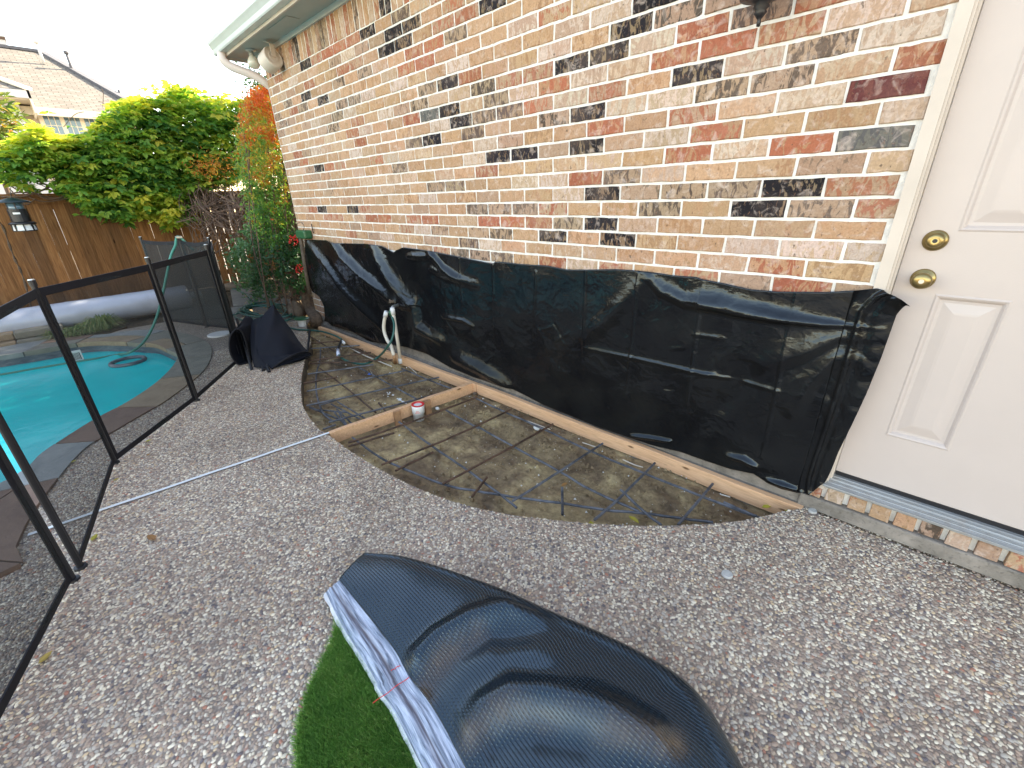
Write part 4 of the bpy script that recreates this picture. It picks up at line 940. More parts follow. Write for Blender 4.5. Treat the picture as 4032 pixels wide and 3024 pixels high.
for (u0, v0, u1, v1, n_) in ((1525,1545,1545,1555,5),(1570,1572,1585,1582,7),(1585,1582,1612,1600,14),(1590,1600,1605,1606,6)):
    for _ in range(n_):
        f_ = rr.random(); c_ = G(u0+(u1-u0)*f_+rr.uniform(-6, 6), v0+(v1-v0)*f_+rr.uniform(-3, 3), -.085); r_ = rr.uniform(.006, .018); a0 = rr.random()*6
        gs.add([c_+Vector((math.cos(a0+k)*r_*rr.uniform(.6, 1.2), math.sin(a0+k)*r_*.7, .004*rr.random())) for k in (0, 1.2, 2.5, 3.8, 5.1)]+[c_+Vector((0, 0, .006))], [(0, 1, 5), (1, 2, 5), (2, 3, 5), (3, 4, 5), (4, 0, 5)])
tag(gs.build('white_residue', M['white']), 'splashed white plaster flecks on the dirt left of the crosswise board', 'plaster', kind='stuff')
# buried white cord along the bed
for pts, lb in ((((r5((595,472),(660,510),(760,560),(860,600),(980,648)))), 'thick dirty white cord lying on the dirt near the standing pipes'), (r5((1085,615),(1130,650),(1195,708)), 'short white cord piece right of the standing pipes'), (r5((1395,800),(1460,828),(1520,850)), 'white cord piece touching the crosswise board'), (r6((470,200),(560,232),(645,265)), 'white cord piece next to the white stone chip'), (r6((820,335),(895,360)), 'white cord piece in the middle of the right bed'), (r6((1040,428),(1100,455),(1150,470)), 'white cord piece near the form board, middle right'), (r6((1575,618),(1625,632)), 'white cord piece nearest the door step')):
    P = spl([G(u, v, -.072) for u, v in pts], 6); g = MB(); g.tube(P, .0065 if 'thick' in lb else .0035, 7); tag(g.build('white_cord', M['pvc'], smooth=True), lb, 'cord')
# leaves
def leafpts(c, L_, wdt, d, up):
    s_ = d.cross(up).normalized(); 
    return [c, c+d*L_*.35+s_*wdt*.5+up*L_*.02, c+d*L_*.35-s_*wdt*.5+up*L_*.02, c+d*L_*.7+s_*wdt*.38, c+d*L_*.7-s_*wdt*.38, c+d*L_-up*L_*.06, c+d*L_*.45-up*wdt*.12]
LF = [(0, 6, 1), (0, 2, 6), (1, 6, 3), (6, 2, 4), (6, 4, 5), (6, 5, 3)]
for (u, v, z_, L_, tn, lb) in ((612,2125,.012,.11,.1,'curled brown leaf on the pebble patio'),(300,1810,.012,.06,1,'yellow leaf by the near fence bottom above the strip'),(595,1730,.01,.06,1,'small yellow leaf at the pool fence foot, uppermost'),(592,1785,.01,.05,.3,'brown bit of leaf below the uppermost yellow leaf'),(445,1893,.01,.05,.8,'yellow leaf at the foot of the second fence post'),(360,2130,.01,.08,1,'yellow leaf under the nearest net panel'),(150,2615,.01,.08,.7,'yellow-brown leaf by the fence bottom at lower left'),(2325,2050,-.06,.10,1,'large yellow-green leaf at the bed edge, left of the centre'),(2475,2030,-.06,.12,.9,'broad yellow-green leaf in the bed among the rebar'),(3000,1998,-.05,.09,1,'yellow-green leaf in the right tip of the bed'),(3088,2018,-.02,.07,1,'thin green leaf standing at the tip of the bed'),(2210,1915,-.07,.08,.15,'brown leaf in the middle of the right bed')):
    c_ = G(u, v, z_); g = MB(); a_ = random.random()*6.28; g.add(leafpts(c_, L_*.6, L_*.28, Vector((math.cos(a_), math.sin(a_), .1)).normalized(), Vector((.15, .1, 1)).normalized()), LF, tone=tn); tag(g.build('fallen_leaf', M['dryleaf']), lb, 'leaf')
for (u, v, r_, lb) in ((2862,2268,.021,'small round white cap set in the open patio'),(3198,2018,.018,'small round white cap beside the tip of the form board')):
    g = MB(); c_ = G(u, v, -.005); g.lathe([(0, 0), (r_, 0), (r_, .012), (r_*.9, .0145), (0, .015)], c_, (0, 0, 1), 24); tag(g.build('deck_cap', M['capgrey'], smooth=False), lb, 'cap')
g = MB(); g.lathe([(0, 0), (.125, 0), (.125, .012), (.118, .016), (.02, .016), (.015, .012), (0, .012)], G(865, 1318, 0), (0, 0, 1), 36); tag(g.build('round_lid', M['white'], smooth=False), 'round white skimmer lid in the deck behind the net roll', 'lid')

# ================================================================== tap, pipes, hose
tp_ = W(1548, 1207, -.10); ta = empty('hose_tap', tp_, 'green and grey garden tap poking out through the black plastic', 'tap')
g = MB(); g.tube([tp_+Vector((0, .09, .01)), tp_+Vector((0, -.0, 0)), tp_+Vector((.01, -.03, -.02)), tp_+Vector((.01, -.035, -.06))], .014, 10); g.build('spout', M['steel'], ta, smooth=True)
g = MB(); 
for k in range(8):
    a_ = k*.785; g.tube([tp_+Vector((0, -.01, .045)), tp_+Vector((math.cos(a_)*.03, math.sin(a_)*.02-.01, .05+.012*math.sin(k*2.)))], .007, 6)
g.build('handle', M['rock'], ta)
g = MB(); g.tube([tp_+Vector((.01, -.035, -.03)), tp_+Vector((.012, -.036, -.075))], .021, 10); g.build('hose_collar', M['greenplastic'], ta, smooth=True)
b1 = G(1578, 1430, -.065); t1_ = W(1547, 1226, -.13)
p1_ = empty('standing_pipe', b1, 'straight white pipe leaning up against the garden tap', 'pipe')
g = MB(); g.tube([b1, b1.lerp(t1_, .5)+Vector((.004, 0, 0)), t1_], .0165, 12); g.build('pipe_body', M['pvc'], p1_, smooth=True)
g = MB(); d_ = (t1_-b1).normalized(); g.tube([t1_-d_*.03, t1_+d_*.035], .0215, 12); g.build('coupling', M['white'], p1_, smooth=True)
g = MB(); g.tube([b1, b1+d_*.05], .0215, 12); g.build('coupling', M['white'], p1_, smooth=True)
P = [G(1555, 1428, -.06), G(1551, 1390, -.02), XP(1540, 1363, -3.86), XP(1524, 1335, -3.93), XP(1513, 1300, -3.98), XP(1513, 1265, -3.98), XP(1520, 1234, -3.94)]
p2_ = empty('standing_pipe', P[0], 'bent dirty white pipe left of the straight one', 'pipe')
Pb = spl([G(1555, 1428, -.06), W(1550, 1398, -.23), W(1540, 1363, -.21), W(1523, 1335, -.19), W(1512, 1300, -.175), W(1513, 1265, -.165), W(1520, 1234, -.155)], 6)
g = MB(); g.tube(Pb, .0165, 12); g.build('pipe_body', M['pvc'], p2_, smooth=True)
g = MB(); g.tube([Pb[-1]-(Pb[-1]-Pb[-3]).normalized()*.035, Pb[-1]+(Pb[-1]-Pb[-3]).normalized()*.02], .0215, 12); g.build('coupling', M['white'], p2_, smooth=True)
g = MB(); g.tube([G(1555, 1428, -.06), W(1553, 1402, -.235)], .020, 8); g.build('muddy_end', M['aged'], p2_, smooth=True)
hs = empty('garden_hose', G(1332, 1350), 'green garden hose looping from the tap across the bed to the net roll', 'hose')
Ph = [tp_+Vector((.012, -.036, -.07)), W(1552, 1280, -.17), W(1545, 1330, -.22)]+[W(1525,1367,-.27), G(1490,1405,-.03), G(1440,1432,-.06), G(1385,1427,-.06), G(1345,1410,-.055), G(1332,1392,-.05)]
g = MB(); g.tube(spl(Ph, 7), .0105, 9); g.build('hose_tube', M['hose'], hs, smooth=True)
g = MB(); g.tube([G(1332,1398,-.05), G(1331,1378,-.04)], .019, 10); g.build('connector', M['cover'], hs, smooth=True)
g = MB(); g.tube(spl([G(1331,1378,-.04), G(1338,1356,-.03), G(1346,1338,-.03)], 4), .014, 9); g.build('connector', M['black'], hs, smooth=True)
g = MB(); g.tube([G(1349,1343,-.03), G(1356,1352,-.035)], .016, 9); g.build('connector', M['white'], hs, smooth=True)
g = MB(); g.tube(spl([G(1345,1336,-.02), G(1320,1322,-.0), G(1270,1306,.008), G(1215,1300,.012), G(1170,1297,.012), G(1120,1285,.012)], 6), .0105, 9); g.build('hose_tube', M['hose'], hs, smooth=True)
# hose over the pool fence
P6 = G(815, 1288); 
g = MB(); Pq = [Vector((P6.x+.05, P6.y+.10, .92)), Vector((P6.x, P6.y, 1.085)), XP(690, 968, -6.47), XP(672, 1010, -6.44), XP(655, 1090, -6.38), XP(640, 1160, -6.3), XP(620, 1240, -6.2), XP(590, 1310, -6.1), XP(555, 1358, -6.02), XP(510, 1388, -5.97), G(468, 1396, -.112), G(380, 1412, -.110), G(270, 1430, -.110), G(120, 1455, -.110), G(0, 1476, -.110), G(-200, 1500, -.11)]
g.tube(spl(Pq, 8), .013, 9); tag(g.build('pool_hose', M['hose2'], smooth=True), 'green hose draped over the pool fence and trailing into the pool water', 'hose')
# coils on the ground behind the roll
co_ = empty('hose_coil', G(1050, 1240), 'coiled dark green hose on the ground behind the net roll', 'hose')
g = MB(); g.tube(spl([G(894,1132,.012), G(935,1142,.012), G(975,1165,.012), G(990,1195,.012), G(975,1220,.012), G(940,1235,.014), G(895,1243,.014)], 7), .0115, 8); g.build('hose_loop', M['hose'], co_, smooth=True)
for k in range(7):
    c0 = G(1040+k*4, 1240-k*2.0, 0); rx = .62+.09*math.sin(k*2.1); ry = .24+.03*math.cos(k*1.7)
    g = MB(); g.tube([c0+Vector((math.cos(a_+k)*rx, math.sin(a_+k)*ry+.06*math.cos(2*a_), .014+.012*(k % 4)+.008*math.sin(a_*3+k))) for a_ in np.linspace(0, 6.1, 40)], .0115, 7); g.build('hose_loop', M['hose'], co_, smooth=True)
# float with green lid
c_ = G(1192, 1283, 0); ch = empty('lidded_cup', c_, 'white cup with wide green lid standing by the house corner', 'cup')
g = MB(); g.lathe([(0, 0), (.045, 0), (.055, .085), (0, .085)], c_, (0, 0, 1), 22); g.build('cup_body', M['white'], ch, smooth=False)
g = MB(); g.lathe([(0, .085), (.085, .088), (.09, .098), (.06, .105), (0, .106)], c_, (.04, .05, 1), 24); g.build('lid', M['greenplastic'], ch, smooth=False)
# ================================================================== pool fence (black net between posts)
def post(par, b, h=1.085, r=.0125):
    g = MB(); g.tube([b+Vector((0, 0, -.02)), b+Vector((0, 0, h-.03))], r, 10); g.tube([b+Vector((0, 0, h-.03)), b+Vector((0, 0, h))], r*1.25, 10); o = g.build('post', M['black'], par, smooth=False)
    g = MB(); g.lathe([(0, h), (r*1.1, h), (r*1.0, h+.004), (0, h+.004)], b, (0, 0, 1), 12); g.build('post_cap', M['steel'], o)
    g = MB(); g.lathe([(0, 0), (.024, 0), (.022, .012), (0, .014)], b, (0, 0, 1), 14); g.build('deck_sleeve', M['black'], o)
def panel(par, a, b, mat='net', z0=.03, z1=1.03, sag=0.0):
    d = (b-a).normalized(); a = a+d*.012; b = b-d*.012; n = 16; nv = 6
    sd_ = Vector((-d.y, d.x, 0)); vs = []
    for j in range(nv+1):
        for i in range(n+1):
            s_ = i/n; z = z0+(z1-z0)*j/nv-sag*math.sin(math.pi*s_)*(j/nv); p = a.lerp(b, s_)+sd_*(.006*math.sin(s_*9+j)); vs.append((p.x, p.y, z))
    g = MB(); g.grid(vs, n+1, nv+1); g.build('net', M[mat], par, smooth=True)
    for nm, z, h in (('top_band', z1, .042), ('bottom_band', z0, .032)):
        g = MB()
        for i in range(n):
            sg = lambda s_: -sag*math.sin(math.pi*s_) if nm == 'top_band' else 0
            p, q_ = a.lerp(b, i/n), a.lerp(b, (i+1)/n); g.bar(p+Vector((0, 0, z+sg(i/n))), q_+Vector((0, 0, z+sg((i+1)/n))), .006, h)
        g.build(nm, M['blackfab'], par)
    for e in (a, b):
        g = MB(); c_ = e+(d if e is a else -d)*.012; g.bar(c_+Vector((0, 0, z0)), c_+Vector((0, 0, z1)), .004, .028, d); g.build('side_hem', M['blackfab'], par)
Q = {1: (317, 2240), 2: (455, 1825), 3: (775, 1578), 4: (945, 1425), 5: (925, 1300), 6: (815, 1288), 7: (668, 1268)}
Q = {k: G(*v) for k, v in Q.items()}; Q[1] = Vector((-2.337, -2.520, 0))*(1); Q[1] = G(320, 2236)
fa = empty('pool_fence', Q[3], 'black net pool fence bending from the patio round behind the pool\'s tip', 'fence')
for k in (1, 2, 3, 4, 5, 6, 7): post(fa, Q[k], 1.095 if k < 5 else 1.075)
panel(fa, Q[1], Q[2]); panel(fa, Q[2], Q[3]); panel(fa, Q[3], Q[4]); panel(fa, Q[4], Q[5], 'netdark'); panel(fa, Q[5], Q[6], 'netdark', z1=1.02, sag=.02); panel(fa, Q[6], Q[7], 'netdark', z1=1.02, sag=.015)
g = MB(); c5 = Q[5]+Vector((.12, -.05, 0)); panel(fa, Q[4]+Vector((.03, .03, 0)), c5+Vector((.02, .04, 0)), 'netdark')
fb = empty('pool_fence', G(296, 2278), 'nearest black net fence section, cut off by the left edge of the picture', 'fence')
b0_ = G(290, 2286); b1_ = G(0, 2855); b1_ = b0_+(b1_-b0_).normalized()*.95
post(fb, b0_, 1.09); post(fb, b1_, 1.09); panel(fb, b0_, b1_)
# hook plate on top of post P6
g = MB(); g.box(Q[6]+Vector((-.03, -.03, 1.07)), Q[6]+Vector((.03, .03, 1.09))); g.build('hose_saddle', M['steel'], fa)
# ---- the loose roll of net
nr_ = empty('net_roll', G(1040, 1440), 'loosely folded heap of spare black pool-fence net lying on the patio', 'fence net')
def ruled(A, B, n, m, bul, mat, name='net_fold', th=0):
    A = resamp(A, m); B = resamp(B, m); vs = []
    for j in range(m):
        for i in range(n):
            s_ = i/(n-1); p = Vector(A[j]*(1-s_)+B[j]*s_); dir_ = (CAM-p); dir_.z = 0; dir_.normalize()
            f_ = math.sin(math.pi*s_)*math.sin(math.pi*min(1, j/(m-1)*.8+.1)); p += dir_*bul*f_+Vector((0, 0, .012*f_))+dir_*.008*math.sin(s_*11+j*.4)
            p.z = max(p.z, .006); vs.append(tuple(p))
    g = MB(); g.grid(vs, n, m); return g.build(name, mat, nr_, smooth=True)
Lf = [XP(1075,1197,-4.75), XP(1040,1235,-4.72), XP(1008,1290,-4.62), XP(1008,1350,-4.5), XP(1022,1400,-4.4), XP(1050,1440,-4.3), G(1068,1452,.01)]
Rt = [XP(1076,1198,-4.74), XP(1118,1258,-4.66), XP(1150,1300,-4.58), XP(1172,1335,-4.50), XP(1195,1365,-4.45), XP(1215,1385,-4.40), G(1224,1397,.05)]
ruled(Lf, Rt, 26, 30, .09, M['netpile'])
off = lambda P_, d_: [p+Vector(d_) for p in P_]
ruled(off(Lf, (-.10, .03, -.03)), off(Rt, (-.14, -.02, -.05)), 22, 26, .02, M['netdark'])
ruled(off(Lf[2:], (-.04, .02, -.08)), off(Rt[3:], (-.05, 0, -.07)), 22, 20, .10, M['netpile'])
# arched hem at the front of the fold
g = MB(); arc = spl([G(1070,1452,.012), XP(1105,1425,-4.22), XP(1150,1400,-4.22), XP(1195,1386,-4.25), XP(1222,1392,-4.28)], 6); g.tube(arc, .009, 6); g.build('hem', M['blackfab'], nr_, smooth=True)
ruled(arc[::1], [Vector((p.x-.05, p.y+.03, .01)) for p in arc], 10, 20, .0, M['netpile'])
ruled([p+Vector((0, 0, .0)) for p in Lf[4:]]+[G(1068,1452,.012)], [p+Vector((.0, 0, 0)) for p in arc[::-1][:14]], 20, 18, .03, M['netpile'])
mouth = [(928,1298),(908,1322),(903,1365),(915,1408),(942,1438),(975,1448),(990,1432),(975,1370),(958,1318),(945,1300)]
back = [(972,1246),(958,1262),(958,1310),(965,1360),(978,1400),(1000,1425),(1006,1420),(1006,1350),(1003,1280),(994,1256)]
def loft(sc, matn, dx):
    A = spl([XP(u, v, -4.60) for u, v in mouth], 4, closed=True); B = spl([XP(u, v, -4.86) for u, v in back], 4, closed=True)
    ca = sum(A, Vector())/len(A); cb_ = sum(B, Vector())/len(B); vs = []; m_ = 14; n_ = len(A)
    for j in range(m_):
        for i in range(n_+1):
            k = i % n_; p = (ca+(A[k]-ca)*sc).lerp(cb_+(B[k]-cb_)*sc, j/(m_-1)); p = p+Vector((dx, 0, .006*math.sin(i*.7+j*.5))); p.z = max(p.z, .008); vs.append(tuple(p))
    g = MB(); g.grid(vs, n_+1, m_); return g.build('net_coil', M[matn], nr_, smooth=True)
ruled([XP(990,1262,-4.80), XP(985,1330,-4.66), XP(990,1400,-4.50), G(1000,1446,.012)], [XP(1040,1240,-4.74), XP(1030,1330,-4.60), XP(1032,1400,-4.42), G(1062,1452,.012)], 14, 16, .05, M['netpile'])
loft(1, 'netpile', 0); loft(.93, 'netpile', -.01); loft(.80, 'netpile', -.03)
A = spl([XP(u, v, -4.597) for u, v in mouth], 4, closed=True); g = MB(); g.tube([Vector((p.x, p.y, max(p.z, .012))) for p in A]+[A[0]], .008, 6); g.build('hem', M['blackfab'], nr_, smooth=True)
for (u, v, du, dv) in ((990,1449,-60,-260),(1036,1453,-14,-120),(1058,1458,-20,-130),(1208,1405,-60,-70)):
    a_ = G(u, v, .014); b_ = a_+Vector((-.55, .28 if u > 1100 else .12, .10 if u > 1000 else .35)); g = MB(); g.tube([a_, b_], .0125, 10); g.tube([a_+(a_-b_).normalized()*.03, a_], .015, 10); g.build('post', M['black'], nr_, smooth=False)
# ================================================================== wooden fence
rr = random.Random(17); wf = empty('wooden_fence', (-9.9, -2.5, 0), 'brown vertical-board cedar fence under the vine, left of the shrub-covered corner', 'fence')
y = -7.2
while y < 1.55:
    gapz = -.22 < y < .50
    w_ = .138 if not gapz else .112; mb = MB(); dx = rr.uniform(-.009, .009); lean = rr.uniform(-.004, .004)
    z1 = 1.58+rr.uniform(-.008, .008); z0 = -.02+rr.uniform(0, .015); x0 = -9.9+dx
    vs = [(x0, y, z0), (x0, y+w_, z0), (x0, y+w_+lean, z1), (x0, y+lean, z1), (x0-.016, y, z0), (x0-.016, y+w_, z0), (x0-.016, y+w_+lean, z1), (x0-.016, y+lean, z1)]
    mb.add(vs, [(0, 1, 2, 3), (7, 6, 5, 4), (0, 4, 5, 1), (1, 5, 6, 2), (2, 6, 7, 3), (3, 7, 4, 0)], 0, tone=rr.random()); mb.build('fence_board', M['fence'], wf)
    y += w_+(rr.choice((-.001, -.001, -.001, -.001, .0005, .003)) if not gapz else .018)
for z in (.22, .86, 1.46):
    mb = MB(); mb.box((-9.955, -7.2, z-.045), (-9.918, 1.6, z+.045), tone=.3); mb.build('rail', M['fence'], wf)
mb = MB(); mb.box((-9.893, -7.2, 1.50), (-9.874, 1.6, 1.60), tone=.55); mb.build('top_rail', M['fence'], wf)
mb = MB(); mb.box((-9.97, -7.2, 1.601), (-9.83, 1.6, 1.635), tone=.75); mb.build('cap_board', M['fence'], wf)
for yy in (-6.6, -4.2, -1.8, .62): mb = MB(); mb.box((-10.05, yy, -.1), (-9.957, yy+.09, 1.6), tone=.3); mb.build('fence_post', M['fence'], wf)
wf2 = empty('wooden_fence', (-7.8, 1.66, 0), 'short return of the board fence meeting the house behind the shrubs', 'fence')
x = -9.85
while x < -5.95:
    mb = MB(); mb.box((x, 1.66, -.02), (x+.138, 1.68, 1.6), 0, tone=rr.random()); mb.build('fence_board', M['fence'], wf2); x += .142
added_drive = MB(); added_drive.prism([(-40, -25), (-10.15, -25), (-10.15, 25), (-40, 25)], -.04, -.012); struct(added_drive.build('added_pavement', M['concrete']))  # pale ground added beyond the fence so its board gaps show bright

# ================================================================== foliage
def norm(a): return a/np.maximum(np.linalg.norm(a, axis=1, keepdims=True), 1e-9)
def leaf_mesh(P, D, Nn, Ls, Ws, tone, detail=True):
    P = np.asarray(P); D = norm(D); S_ = norm(np.cross(D, Nn)); Nn = np.cross(S_, D); Ls = np.asarray(Ls)[:, None]; Ws = np.asarray(Ws)[:, None]
    if detail:
        K = [P, P+D*Ls*.36+S_*Ws*.5+Nn*Ls*.04, P+D*Ls*.36-S_*Ws*.5+Nn*Ls*.04, P+D*Ls*.72+S_*Ws*.36-Nn*Ls*.02, P+D*Ls*.72-S_*Ws*.36-Nn*Ls*.02, P+D*Ls-Nn*Ls*.14, P+D*Ls*.45-Nn*Ws*.10]
        F_ = LF
    else:
        K = [P, P+D*Ls*.45+S_*Ws*.5, P+D*Ls*.45-S_*Ws*.5, P+D*Ls-Nn*Ls*.1]; F_ = [(0, 2, 1), (1, 2, 3)]
    n = len(P); k = len(K); Vv = np.stack(K, 1).reshape(-1, 3); Fi = (np.arange(n)[:, None, None]*k+np.array(F_)[None]).reshape(-1, 3)
    me = bpy.data.meshes.new('foliage'); me.vertices.add(len(Vv)); me.vertices.foreach_set('co', Vv.ravel()); me.loops.add(Fi.size); me.loops.foreach_set('vertex_index', Fi.ravel())
    me.polygons.add(len(Fi)); me.polygons.foreach_set('loop_start', np.arange(0, Fi.size, 3)); me.update(calc_edges=True)
    at = me.attributes.new('tone', 'FLOAT', 'POINT'); at.data.foreach_set('value', np.repeat(tone, k)); return me
def foliage(parent, mat, P, D, Nn, Ls, Ws, tone, detail=True, name='foliage'):
    me = leaf_mesh(P, D, Nn, Ls, Ws, tone, detail); me.materials.append(mat); return link(name, me, parent, 'stuff')
def sample_poly(poly, n, xr, dens=None):
    us = [p[0] for p in poly]; vs_ = [p[1] for p in poly]; out = []
    while len(out) < n:
        u = rng.uniform(min(us), max(us), 4000); v = rng.uniform(min(vs_), max(vs_), 4000); k = inpoly(u, v, poly)
        if dens is not None: k &= rng.random(4000) < dens(u, v)
        out += list(zip(u[k], v[k]))
    out = out[:n]; x = rng.uniform(xr[0], xr[1], n)
    return np.array([tuple(XP(a, b, c)) for (a, b), c in zip(out, x)]), np.array(out), x
vine = empty('climbing_vine', (-9.6, -.6, 0), 'broad leafy climbing vine spilling over the wooden fence, yellow-green on top', 'vine')
vpoly = [(-60,620),(0,590),(60,560),(110,530),(150,490),(190,525),(240,548),(300,540),(350,515),(400,478),(440,425),(500,405),(560,392),(605,392),(640,368),(690,345),(735,345),(770,365),(800,400),(850,402),(880,390),(930,400),(980,392),(1040,398),(1080,470),(1050,560),(1020,640),(960,700),(870,730),(790,760),(770,840),(760,880),(700,880),(650,885),(610,850),(560,830),(500,860),(430,850),(385,835),(350,850),(330,800),(290,780),(240,745),(200,700),(120,720),(60,725),(0,700),(-60,700)]
def dn(u, v):
    d_ = np.full(u.shape, 1.0); d_[(u < 260) & (v > 650)] = .35; d_[(u > 720) & (v > 745)] = .3; return d_
n = 6000
P, uv, xx = sample_poly(vpoly, n, (-9.95, -8.95), dn)
uv = uv+rng.normal(0, 1, uv.shape)*np.where(rng.random((n, 1)) < .25, 22, 7); P = np.array([tuple(XP(a, b, c)) for (a, b), c in zip(uv, xx)])
bump_ = np.array([noise.noise(Vector((a*.012, b*.016, 0))) for a, b in uv]); 
P = P+0
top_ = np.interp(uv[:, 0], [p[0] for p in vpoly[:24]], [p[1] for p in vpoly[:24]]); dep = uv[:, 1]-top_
# clusters of leaflets
k = 5; base = np.repeat(P, k, 0); az = rng.uniform(-1.1, 1.1, n); 
D0 = np.stack([np.cos(az)*.9, np.sin(az)*.9, rng.uniform(-.75, .25, n)], 1); D0[:, 2] += np.where(dep < 45, .5, 0)
D0 = norm(D0); side = norm(np.cross(D0, [0, 0, 1.])); upv = np.cross(side, D0)
ang = np.tile(np.array([-1.5, -.75, 0, .75, 1.5]), n)+rng.uniform(-.2, .2, n*k)
D = np.repeat(D0, k, 0)*np.cos(ang)[:, None]+np.repeat(side, k, 0)*np.sin(ang)[:, None]+rng.normal(0, .16, (n*k, 3))+np.array([0, 0, -.18])
Nn = norm(np.repeat(upv, k, 0)+rng.normal(0, .35, (n*k, 3)))
Ls = np.repeat(rng.uniform(.075, .14, n), k)*rng.uniform(.75, 1.1, n*k)
tone = np.clip(np.repeat((.34)+.35*bump_+.5*np.exp(-np.maximum(dep, 0)/30)+rng.normal(0, .20, n)+.12*(P[:, 0] > -9.2), k)+rng.normal(0, .07, n*k), 0, 1)  # yellower toward the top edge: real yellow leaves plus backlight put into the tone
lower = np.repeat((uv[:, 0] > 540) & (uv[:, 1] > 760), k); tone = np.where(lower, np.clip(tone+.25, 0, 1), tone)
base = base+D*.012; nleaf = n*k
order = np.argsort(-base[:, 0]+rng.uniform(0, .3, nleaf)); front = order[:260]; restl = order[260:]
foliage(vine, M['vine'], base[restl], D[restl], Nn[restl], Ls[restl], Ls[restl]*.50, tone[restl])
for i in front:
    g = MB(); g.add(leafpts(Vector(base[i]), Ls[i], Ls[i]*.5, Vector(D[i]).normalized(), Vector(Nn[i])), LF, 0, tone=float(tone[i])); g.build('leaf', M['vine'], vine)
# long stray shoots
for (u0, v0, u1, v1) in ((720,330,660,315),(735,325,700,290),(690,330,640,340),(880,380,860,350),(420,450,390,400),(405,420,400,350),(250,500,330,440),(560,375,520,365),(610,345,600,322),(640,340,660,325),(940,385,955,375)):
    g = MB(); p0, p1 = XP(u0, v0, -9.5), XP(u1, v1, -9.4); g.tube(spl([p0, p0.lerp(p1, .5)+Vector((0, .03, .06)), p1], 6), .004, 5); g.build('shoot', M['twig'], vine, smooth=True)
# woody tangle where the vine meets the shrub
tg = MB(); rr = random.Random(31)
for i in range(170):
    u0, v0 = rr.uniform(720, 960), rr.uniform(700, 800); u1, v1 = rr.uniform(760, 1010), rr.uniform(800, 1010)
    xa = rr.uniform(-9.6, -9.0); xb = rr.uniform(-9.2, -8.0) if u1 < 900 else rr.uniform(-8.4, -7.4); p0, p1 = XP(u0, v0, xa), XP(u1, v1, xb); mid = p0.lerp(p1, .5)+Vector((rr.uniform(-.1, .3), rr.uniform(-.3, .3), rr.uniform(-.25, .1)))
    tg.tube(spl([p0, p0.lerp(mid, .5)+Vector((0, rr.uniform(-.1, .1), rr.uniform(-.1, .1))), mid, p1], 6), rr.uniform(.003, .0075), 5)
for i in range(26):
    u0 = rr.uniform(0, 400); p0 = XP(u0, rr.uniform(690, 790), -9.75); p1 = XP(u0+rr.uniform(80, 260), rr.uniform(690, 800), -9.6); tg.tube(spl([p0, p0.lerp(p1, .4)+Vector((.05, 0, rr.uniform(-.25, .08))), p1], 6), rr.uniform(.004, .012), 5)
tg.build('vine_stems', M['twig'], vine, smooth=True, kind='stuff')
g = MB(); g.tube(spl([XP(-30,850,-9.6), XP(10,890,-9.75), XP(35,960,-9.8), XP(58,1020,-9.8), XP(78,1060,-9.8), XP(100,1120,-9.8), XP(130,1240,-9.8)], 6), [.012+.006*math.sin(i*1.1) for i in range(37)], 7); g.build('stem', M['bark'], vine, smooth=True)
# nandina / autumn shrub against the wall corner
def small_bush(name, label, cat, poly, xr, n, mat, size, tonef, parts=(), loc=None):
    P, uv, xx = sample_poly(poly, n, xr); jx = rng.normal(0, 17, (n, 2)); uv = uv+jx; P = np.array([tuple(XP(a, b_, c)) for (a, b_), c in zip(uv, xx)]); P[:, 1] = np.minimum(P[:, 1], np.where(P[:, 0] > -5.95, -.02, 9)); P[:, 2] = np.maximum(P[:, 2], .01); b = empty(name, loc or Vector((P[:, 0].mean(), P[:, 1].mean(), 0)), label, cat)
    cl = np.array([noise.noise(Vector((a*.02, b_*.02, c*2))) for (a, b_), c in zip(uv, xx)])
    keep = cl+rng.normal(0, .15, n) > -.16; P = P[keep]; uv = uv[keep]; cl = cl[keep]; m_ = len(P)
    D = norm(rng.normal(0, 1, (m_, 3))+np.array([.2, -.2, .25])); Nn = norm(rng.normal(0, .6, (m_, 3))+np.array([.3, -.3, 1]))
    Ls = rng.uniform(size*.6, size*1.25, m_); foliage(b, M[mat], P, D, Nn, Ls, Ls*.42, np.clip(tonef(uv, cl)+rng.normal(0, .14, m_), 0, 1), False); return b
def tn_(uv, cl):
    u, v = uv[:, 0], uv[:, 1]; t = np.interp(v, [350, 430, 540, 640, 720, 1000], [.88, .74, .62, .52, .34, .12])+.75*cl
    t -= np.clip((985-u)/120, 0, 1)*.22*(v < 650); t += .32*np.exp(-((u-830)**2+(v-650)**2)/1500.); return t
nb = small_bush('autumn_shrub', 'tall fine-leaved shrub by the house corner, orange-red at the top and green below', 'shrub', [(985,390),(1020,352),(1050,335),(1066,350),(1086,415),(1106,530),(1130,640),(1146,760),(1160,880),(1170,960),(1120,990),(1060,960),(1010,900),(985,830),(965,740),(950,660),(945,560),(955,470),(970,410)], (-7.3, -5.98), 26000, 'nandina', .050, tn_)
uv = np.array([835, 655])+rng.normal(0, 1, (500, 2))*[46, 26]; P = np.array([tuple(XP(a, b_, rng.uniform(-9, -8.3))) for a, b_ in uv]); D = norm(rng.normal(0, 1, P.shape)); foliage(nb, M['nandina'], P, D, norm(rng.normal(0, .6, P.shape)+[0, 0, 1]), np.full(500, .045), np.full(500, .018), np.full(500, .78)+rng.normal(0, .06, 500), False)
st = MB(); rr = random.Random(77)
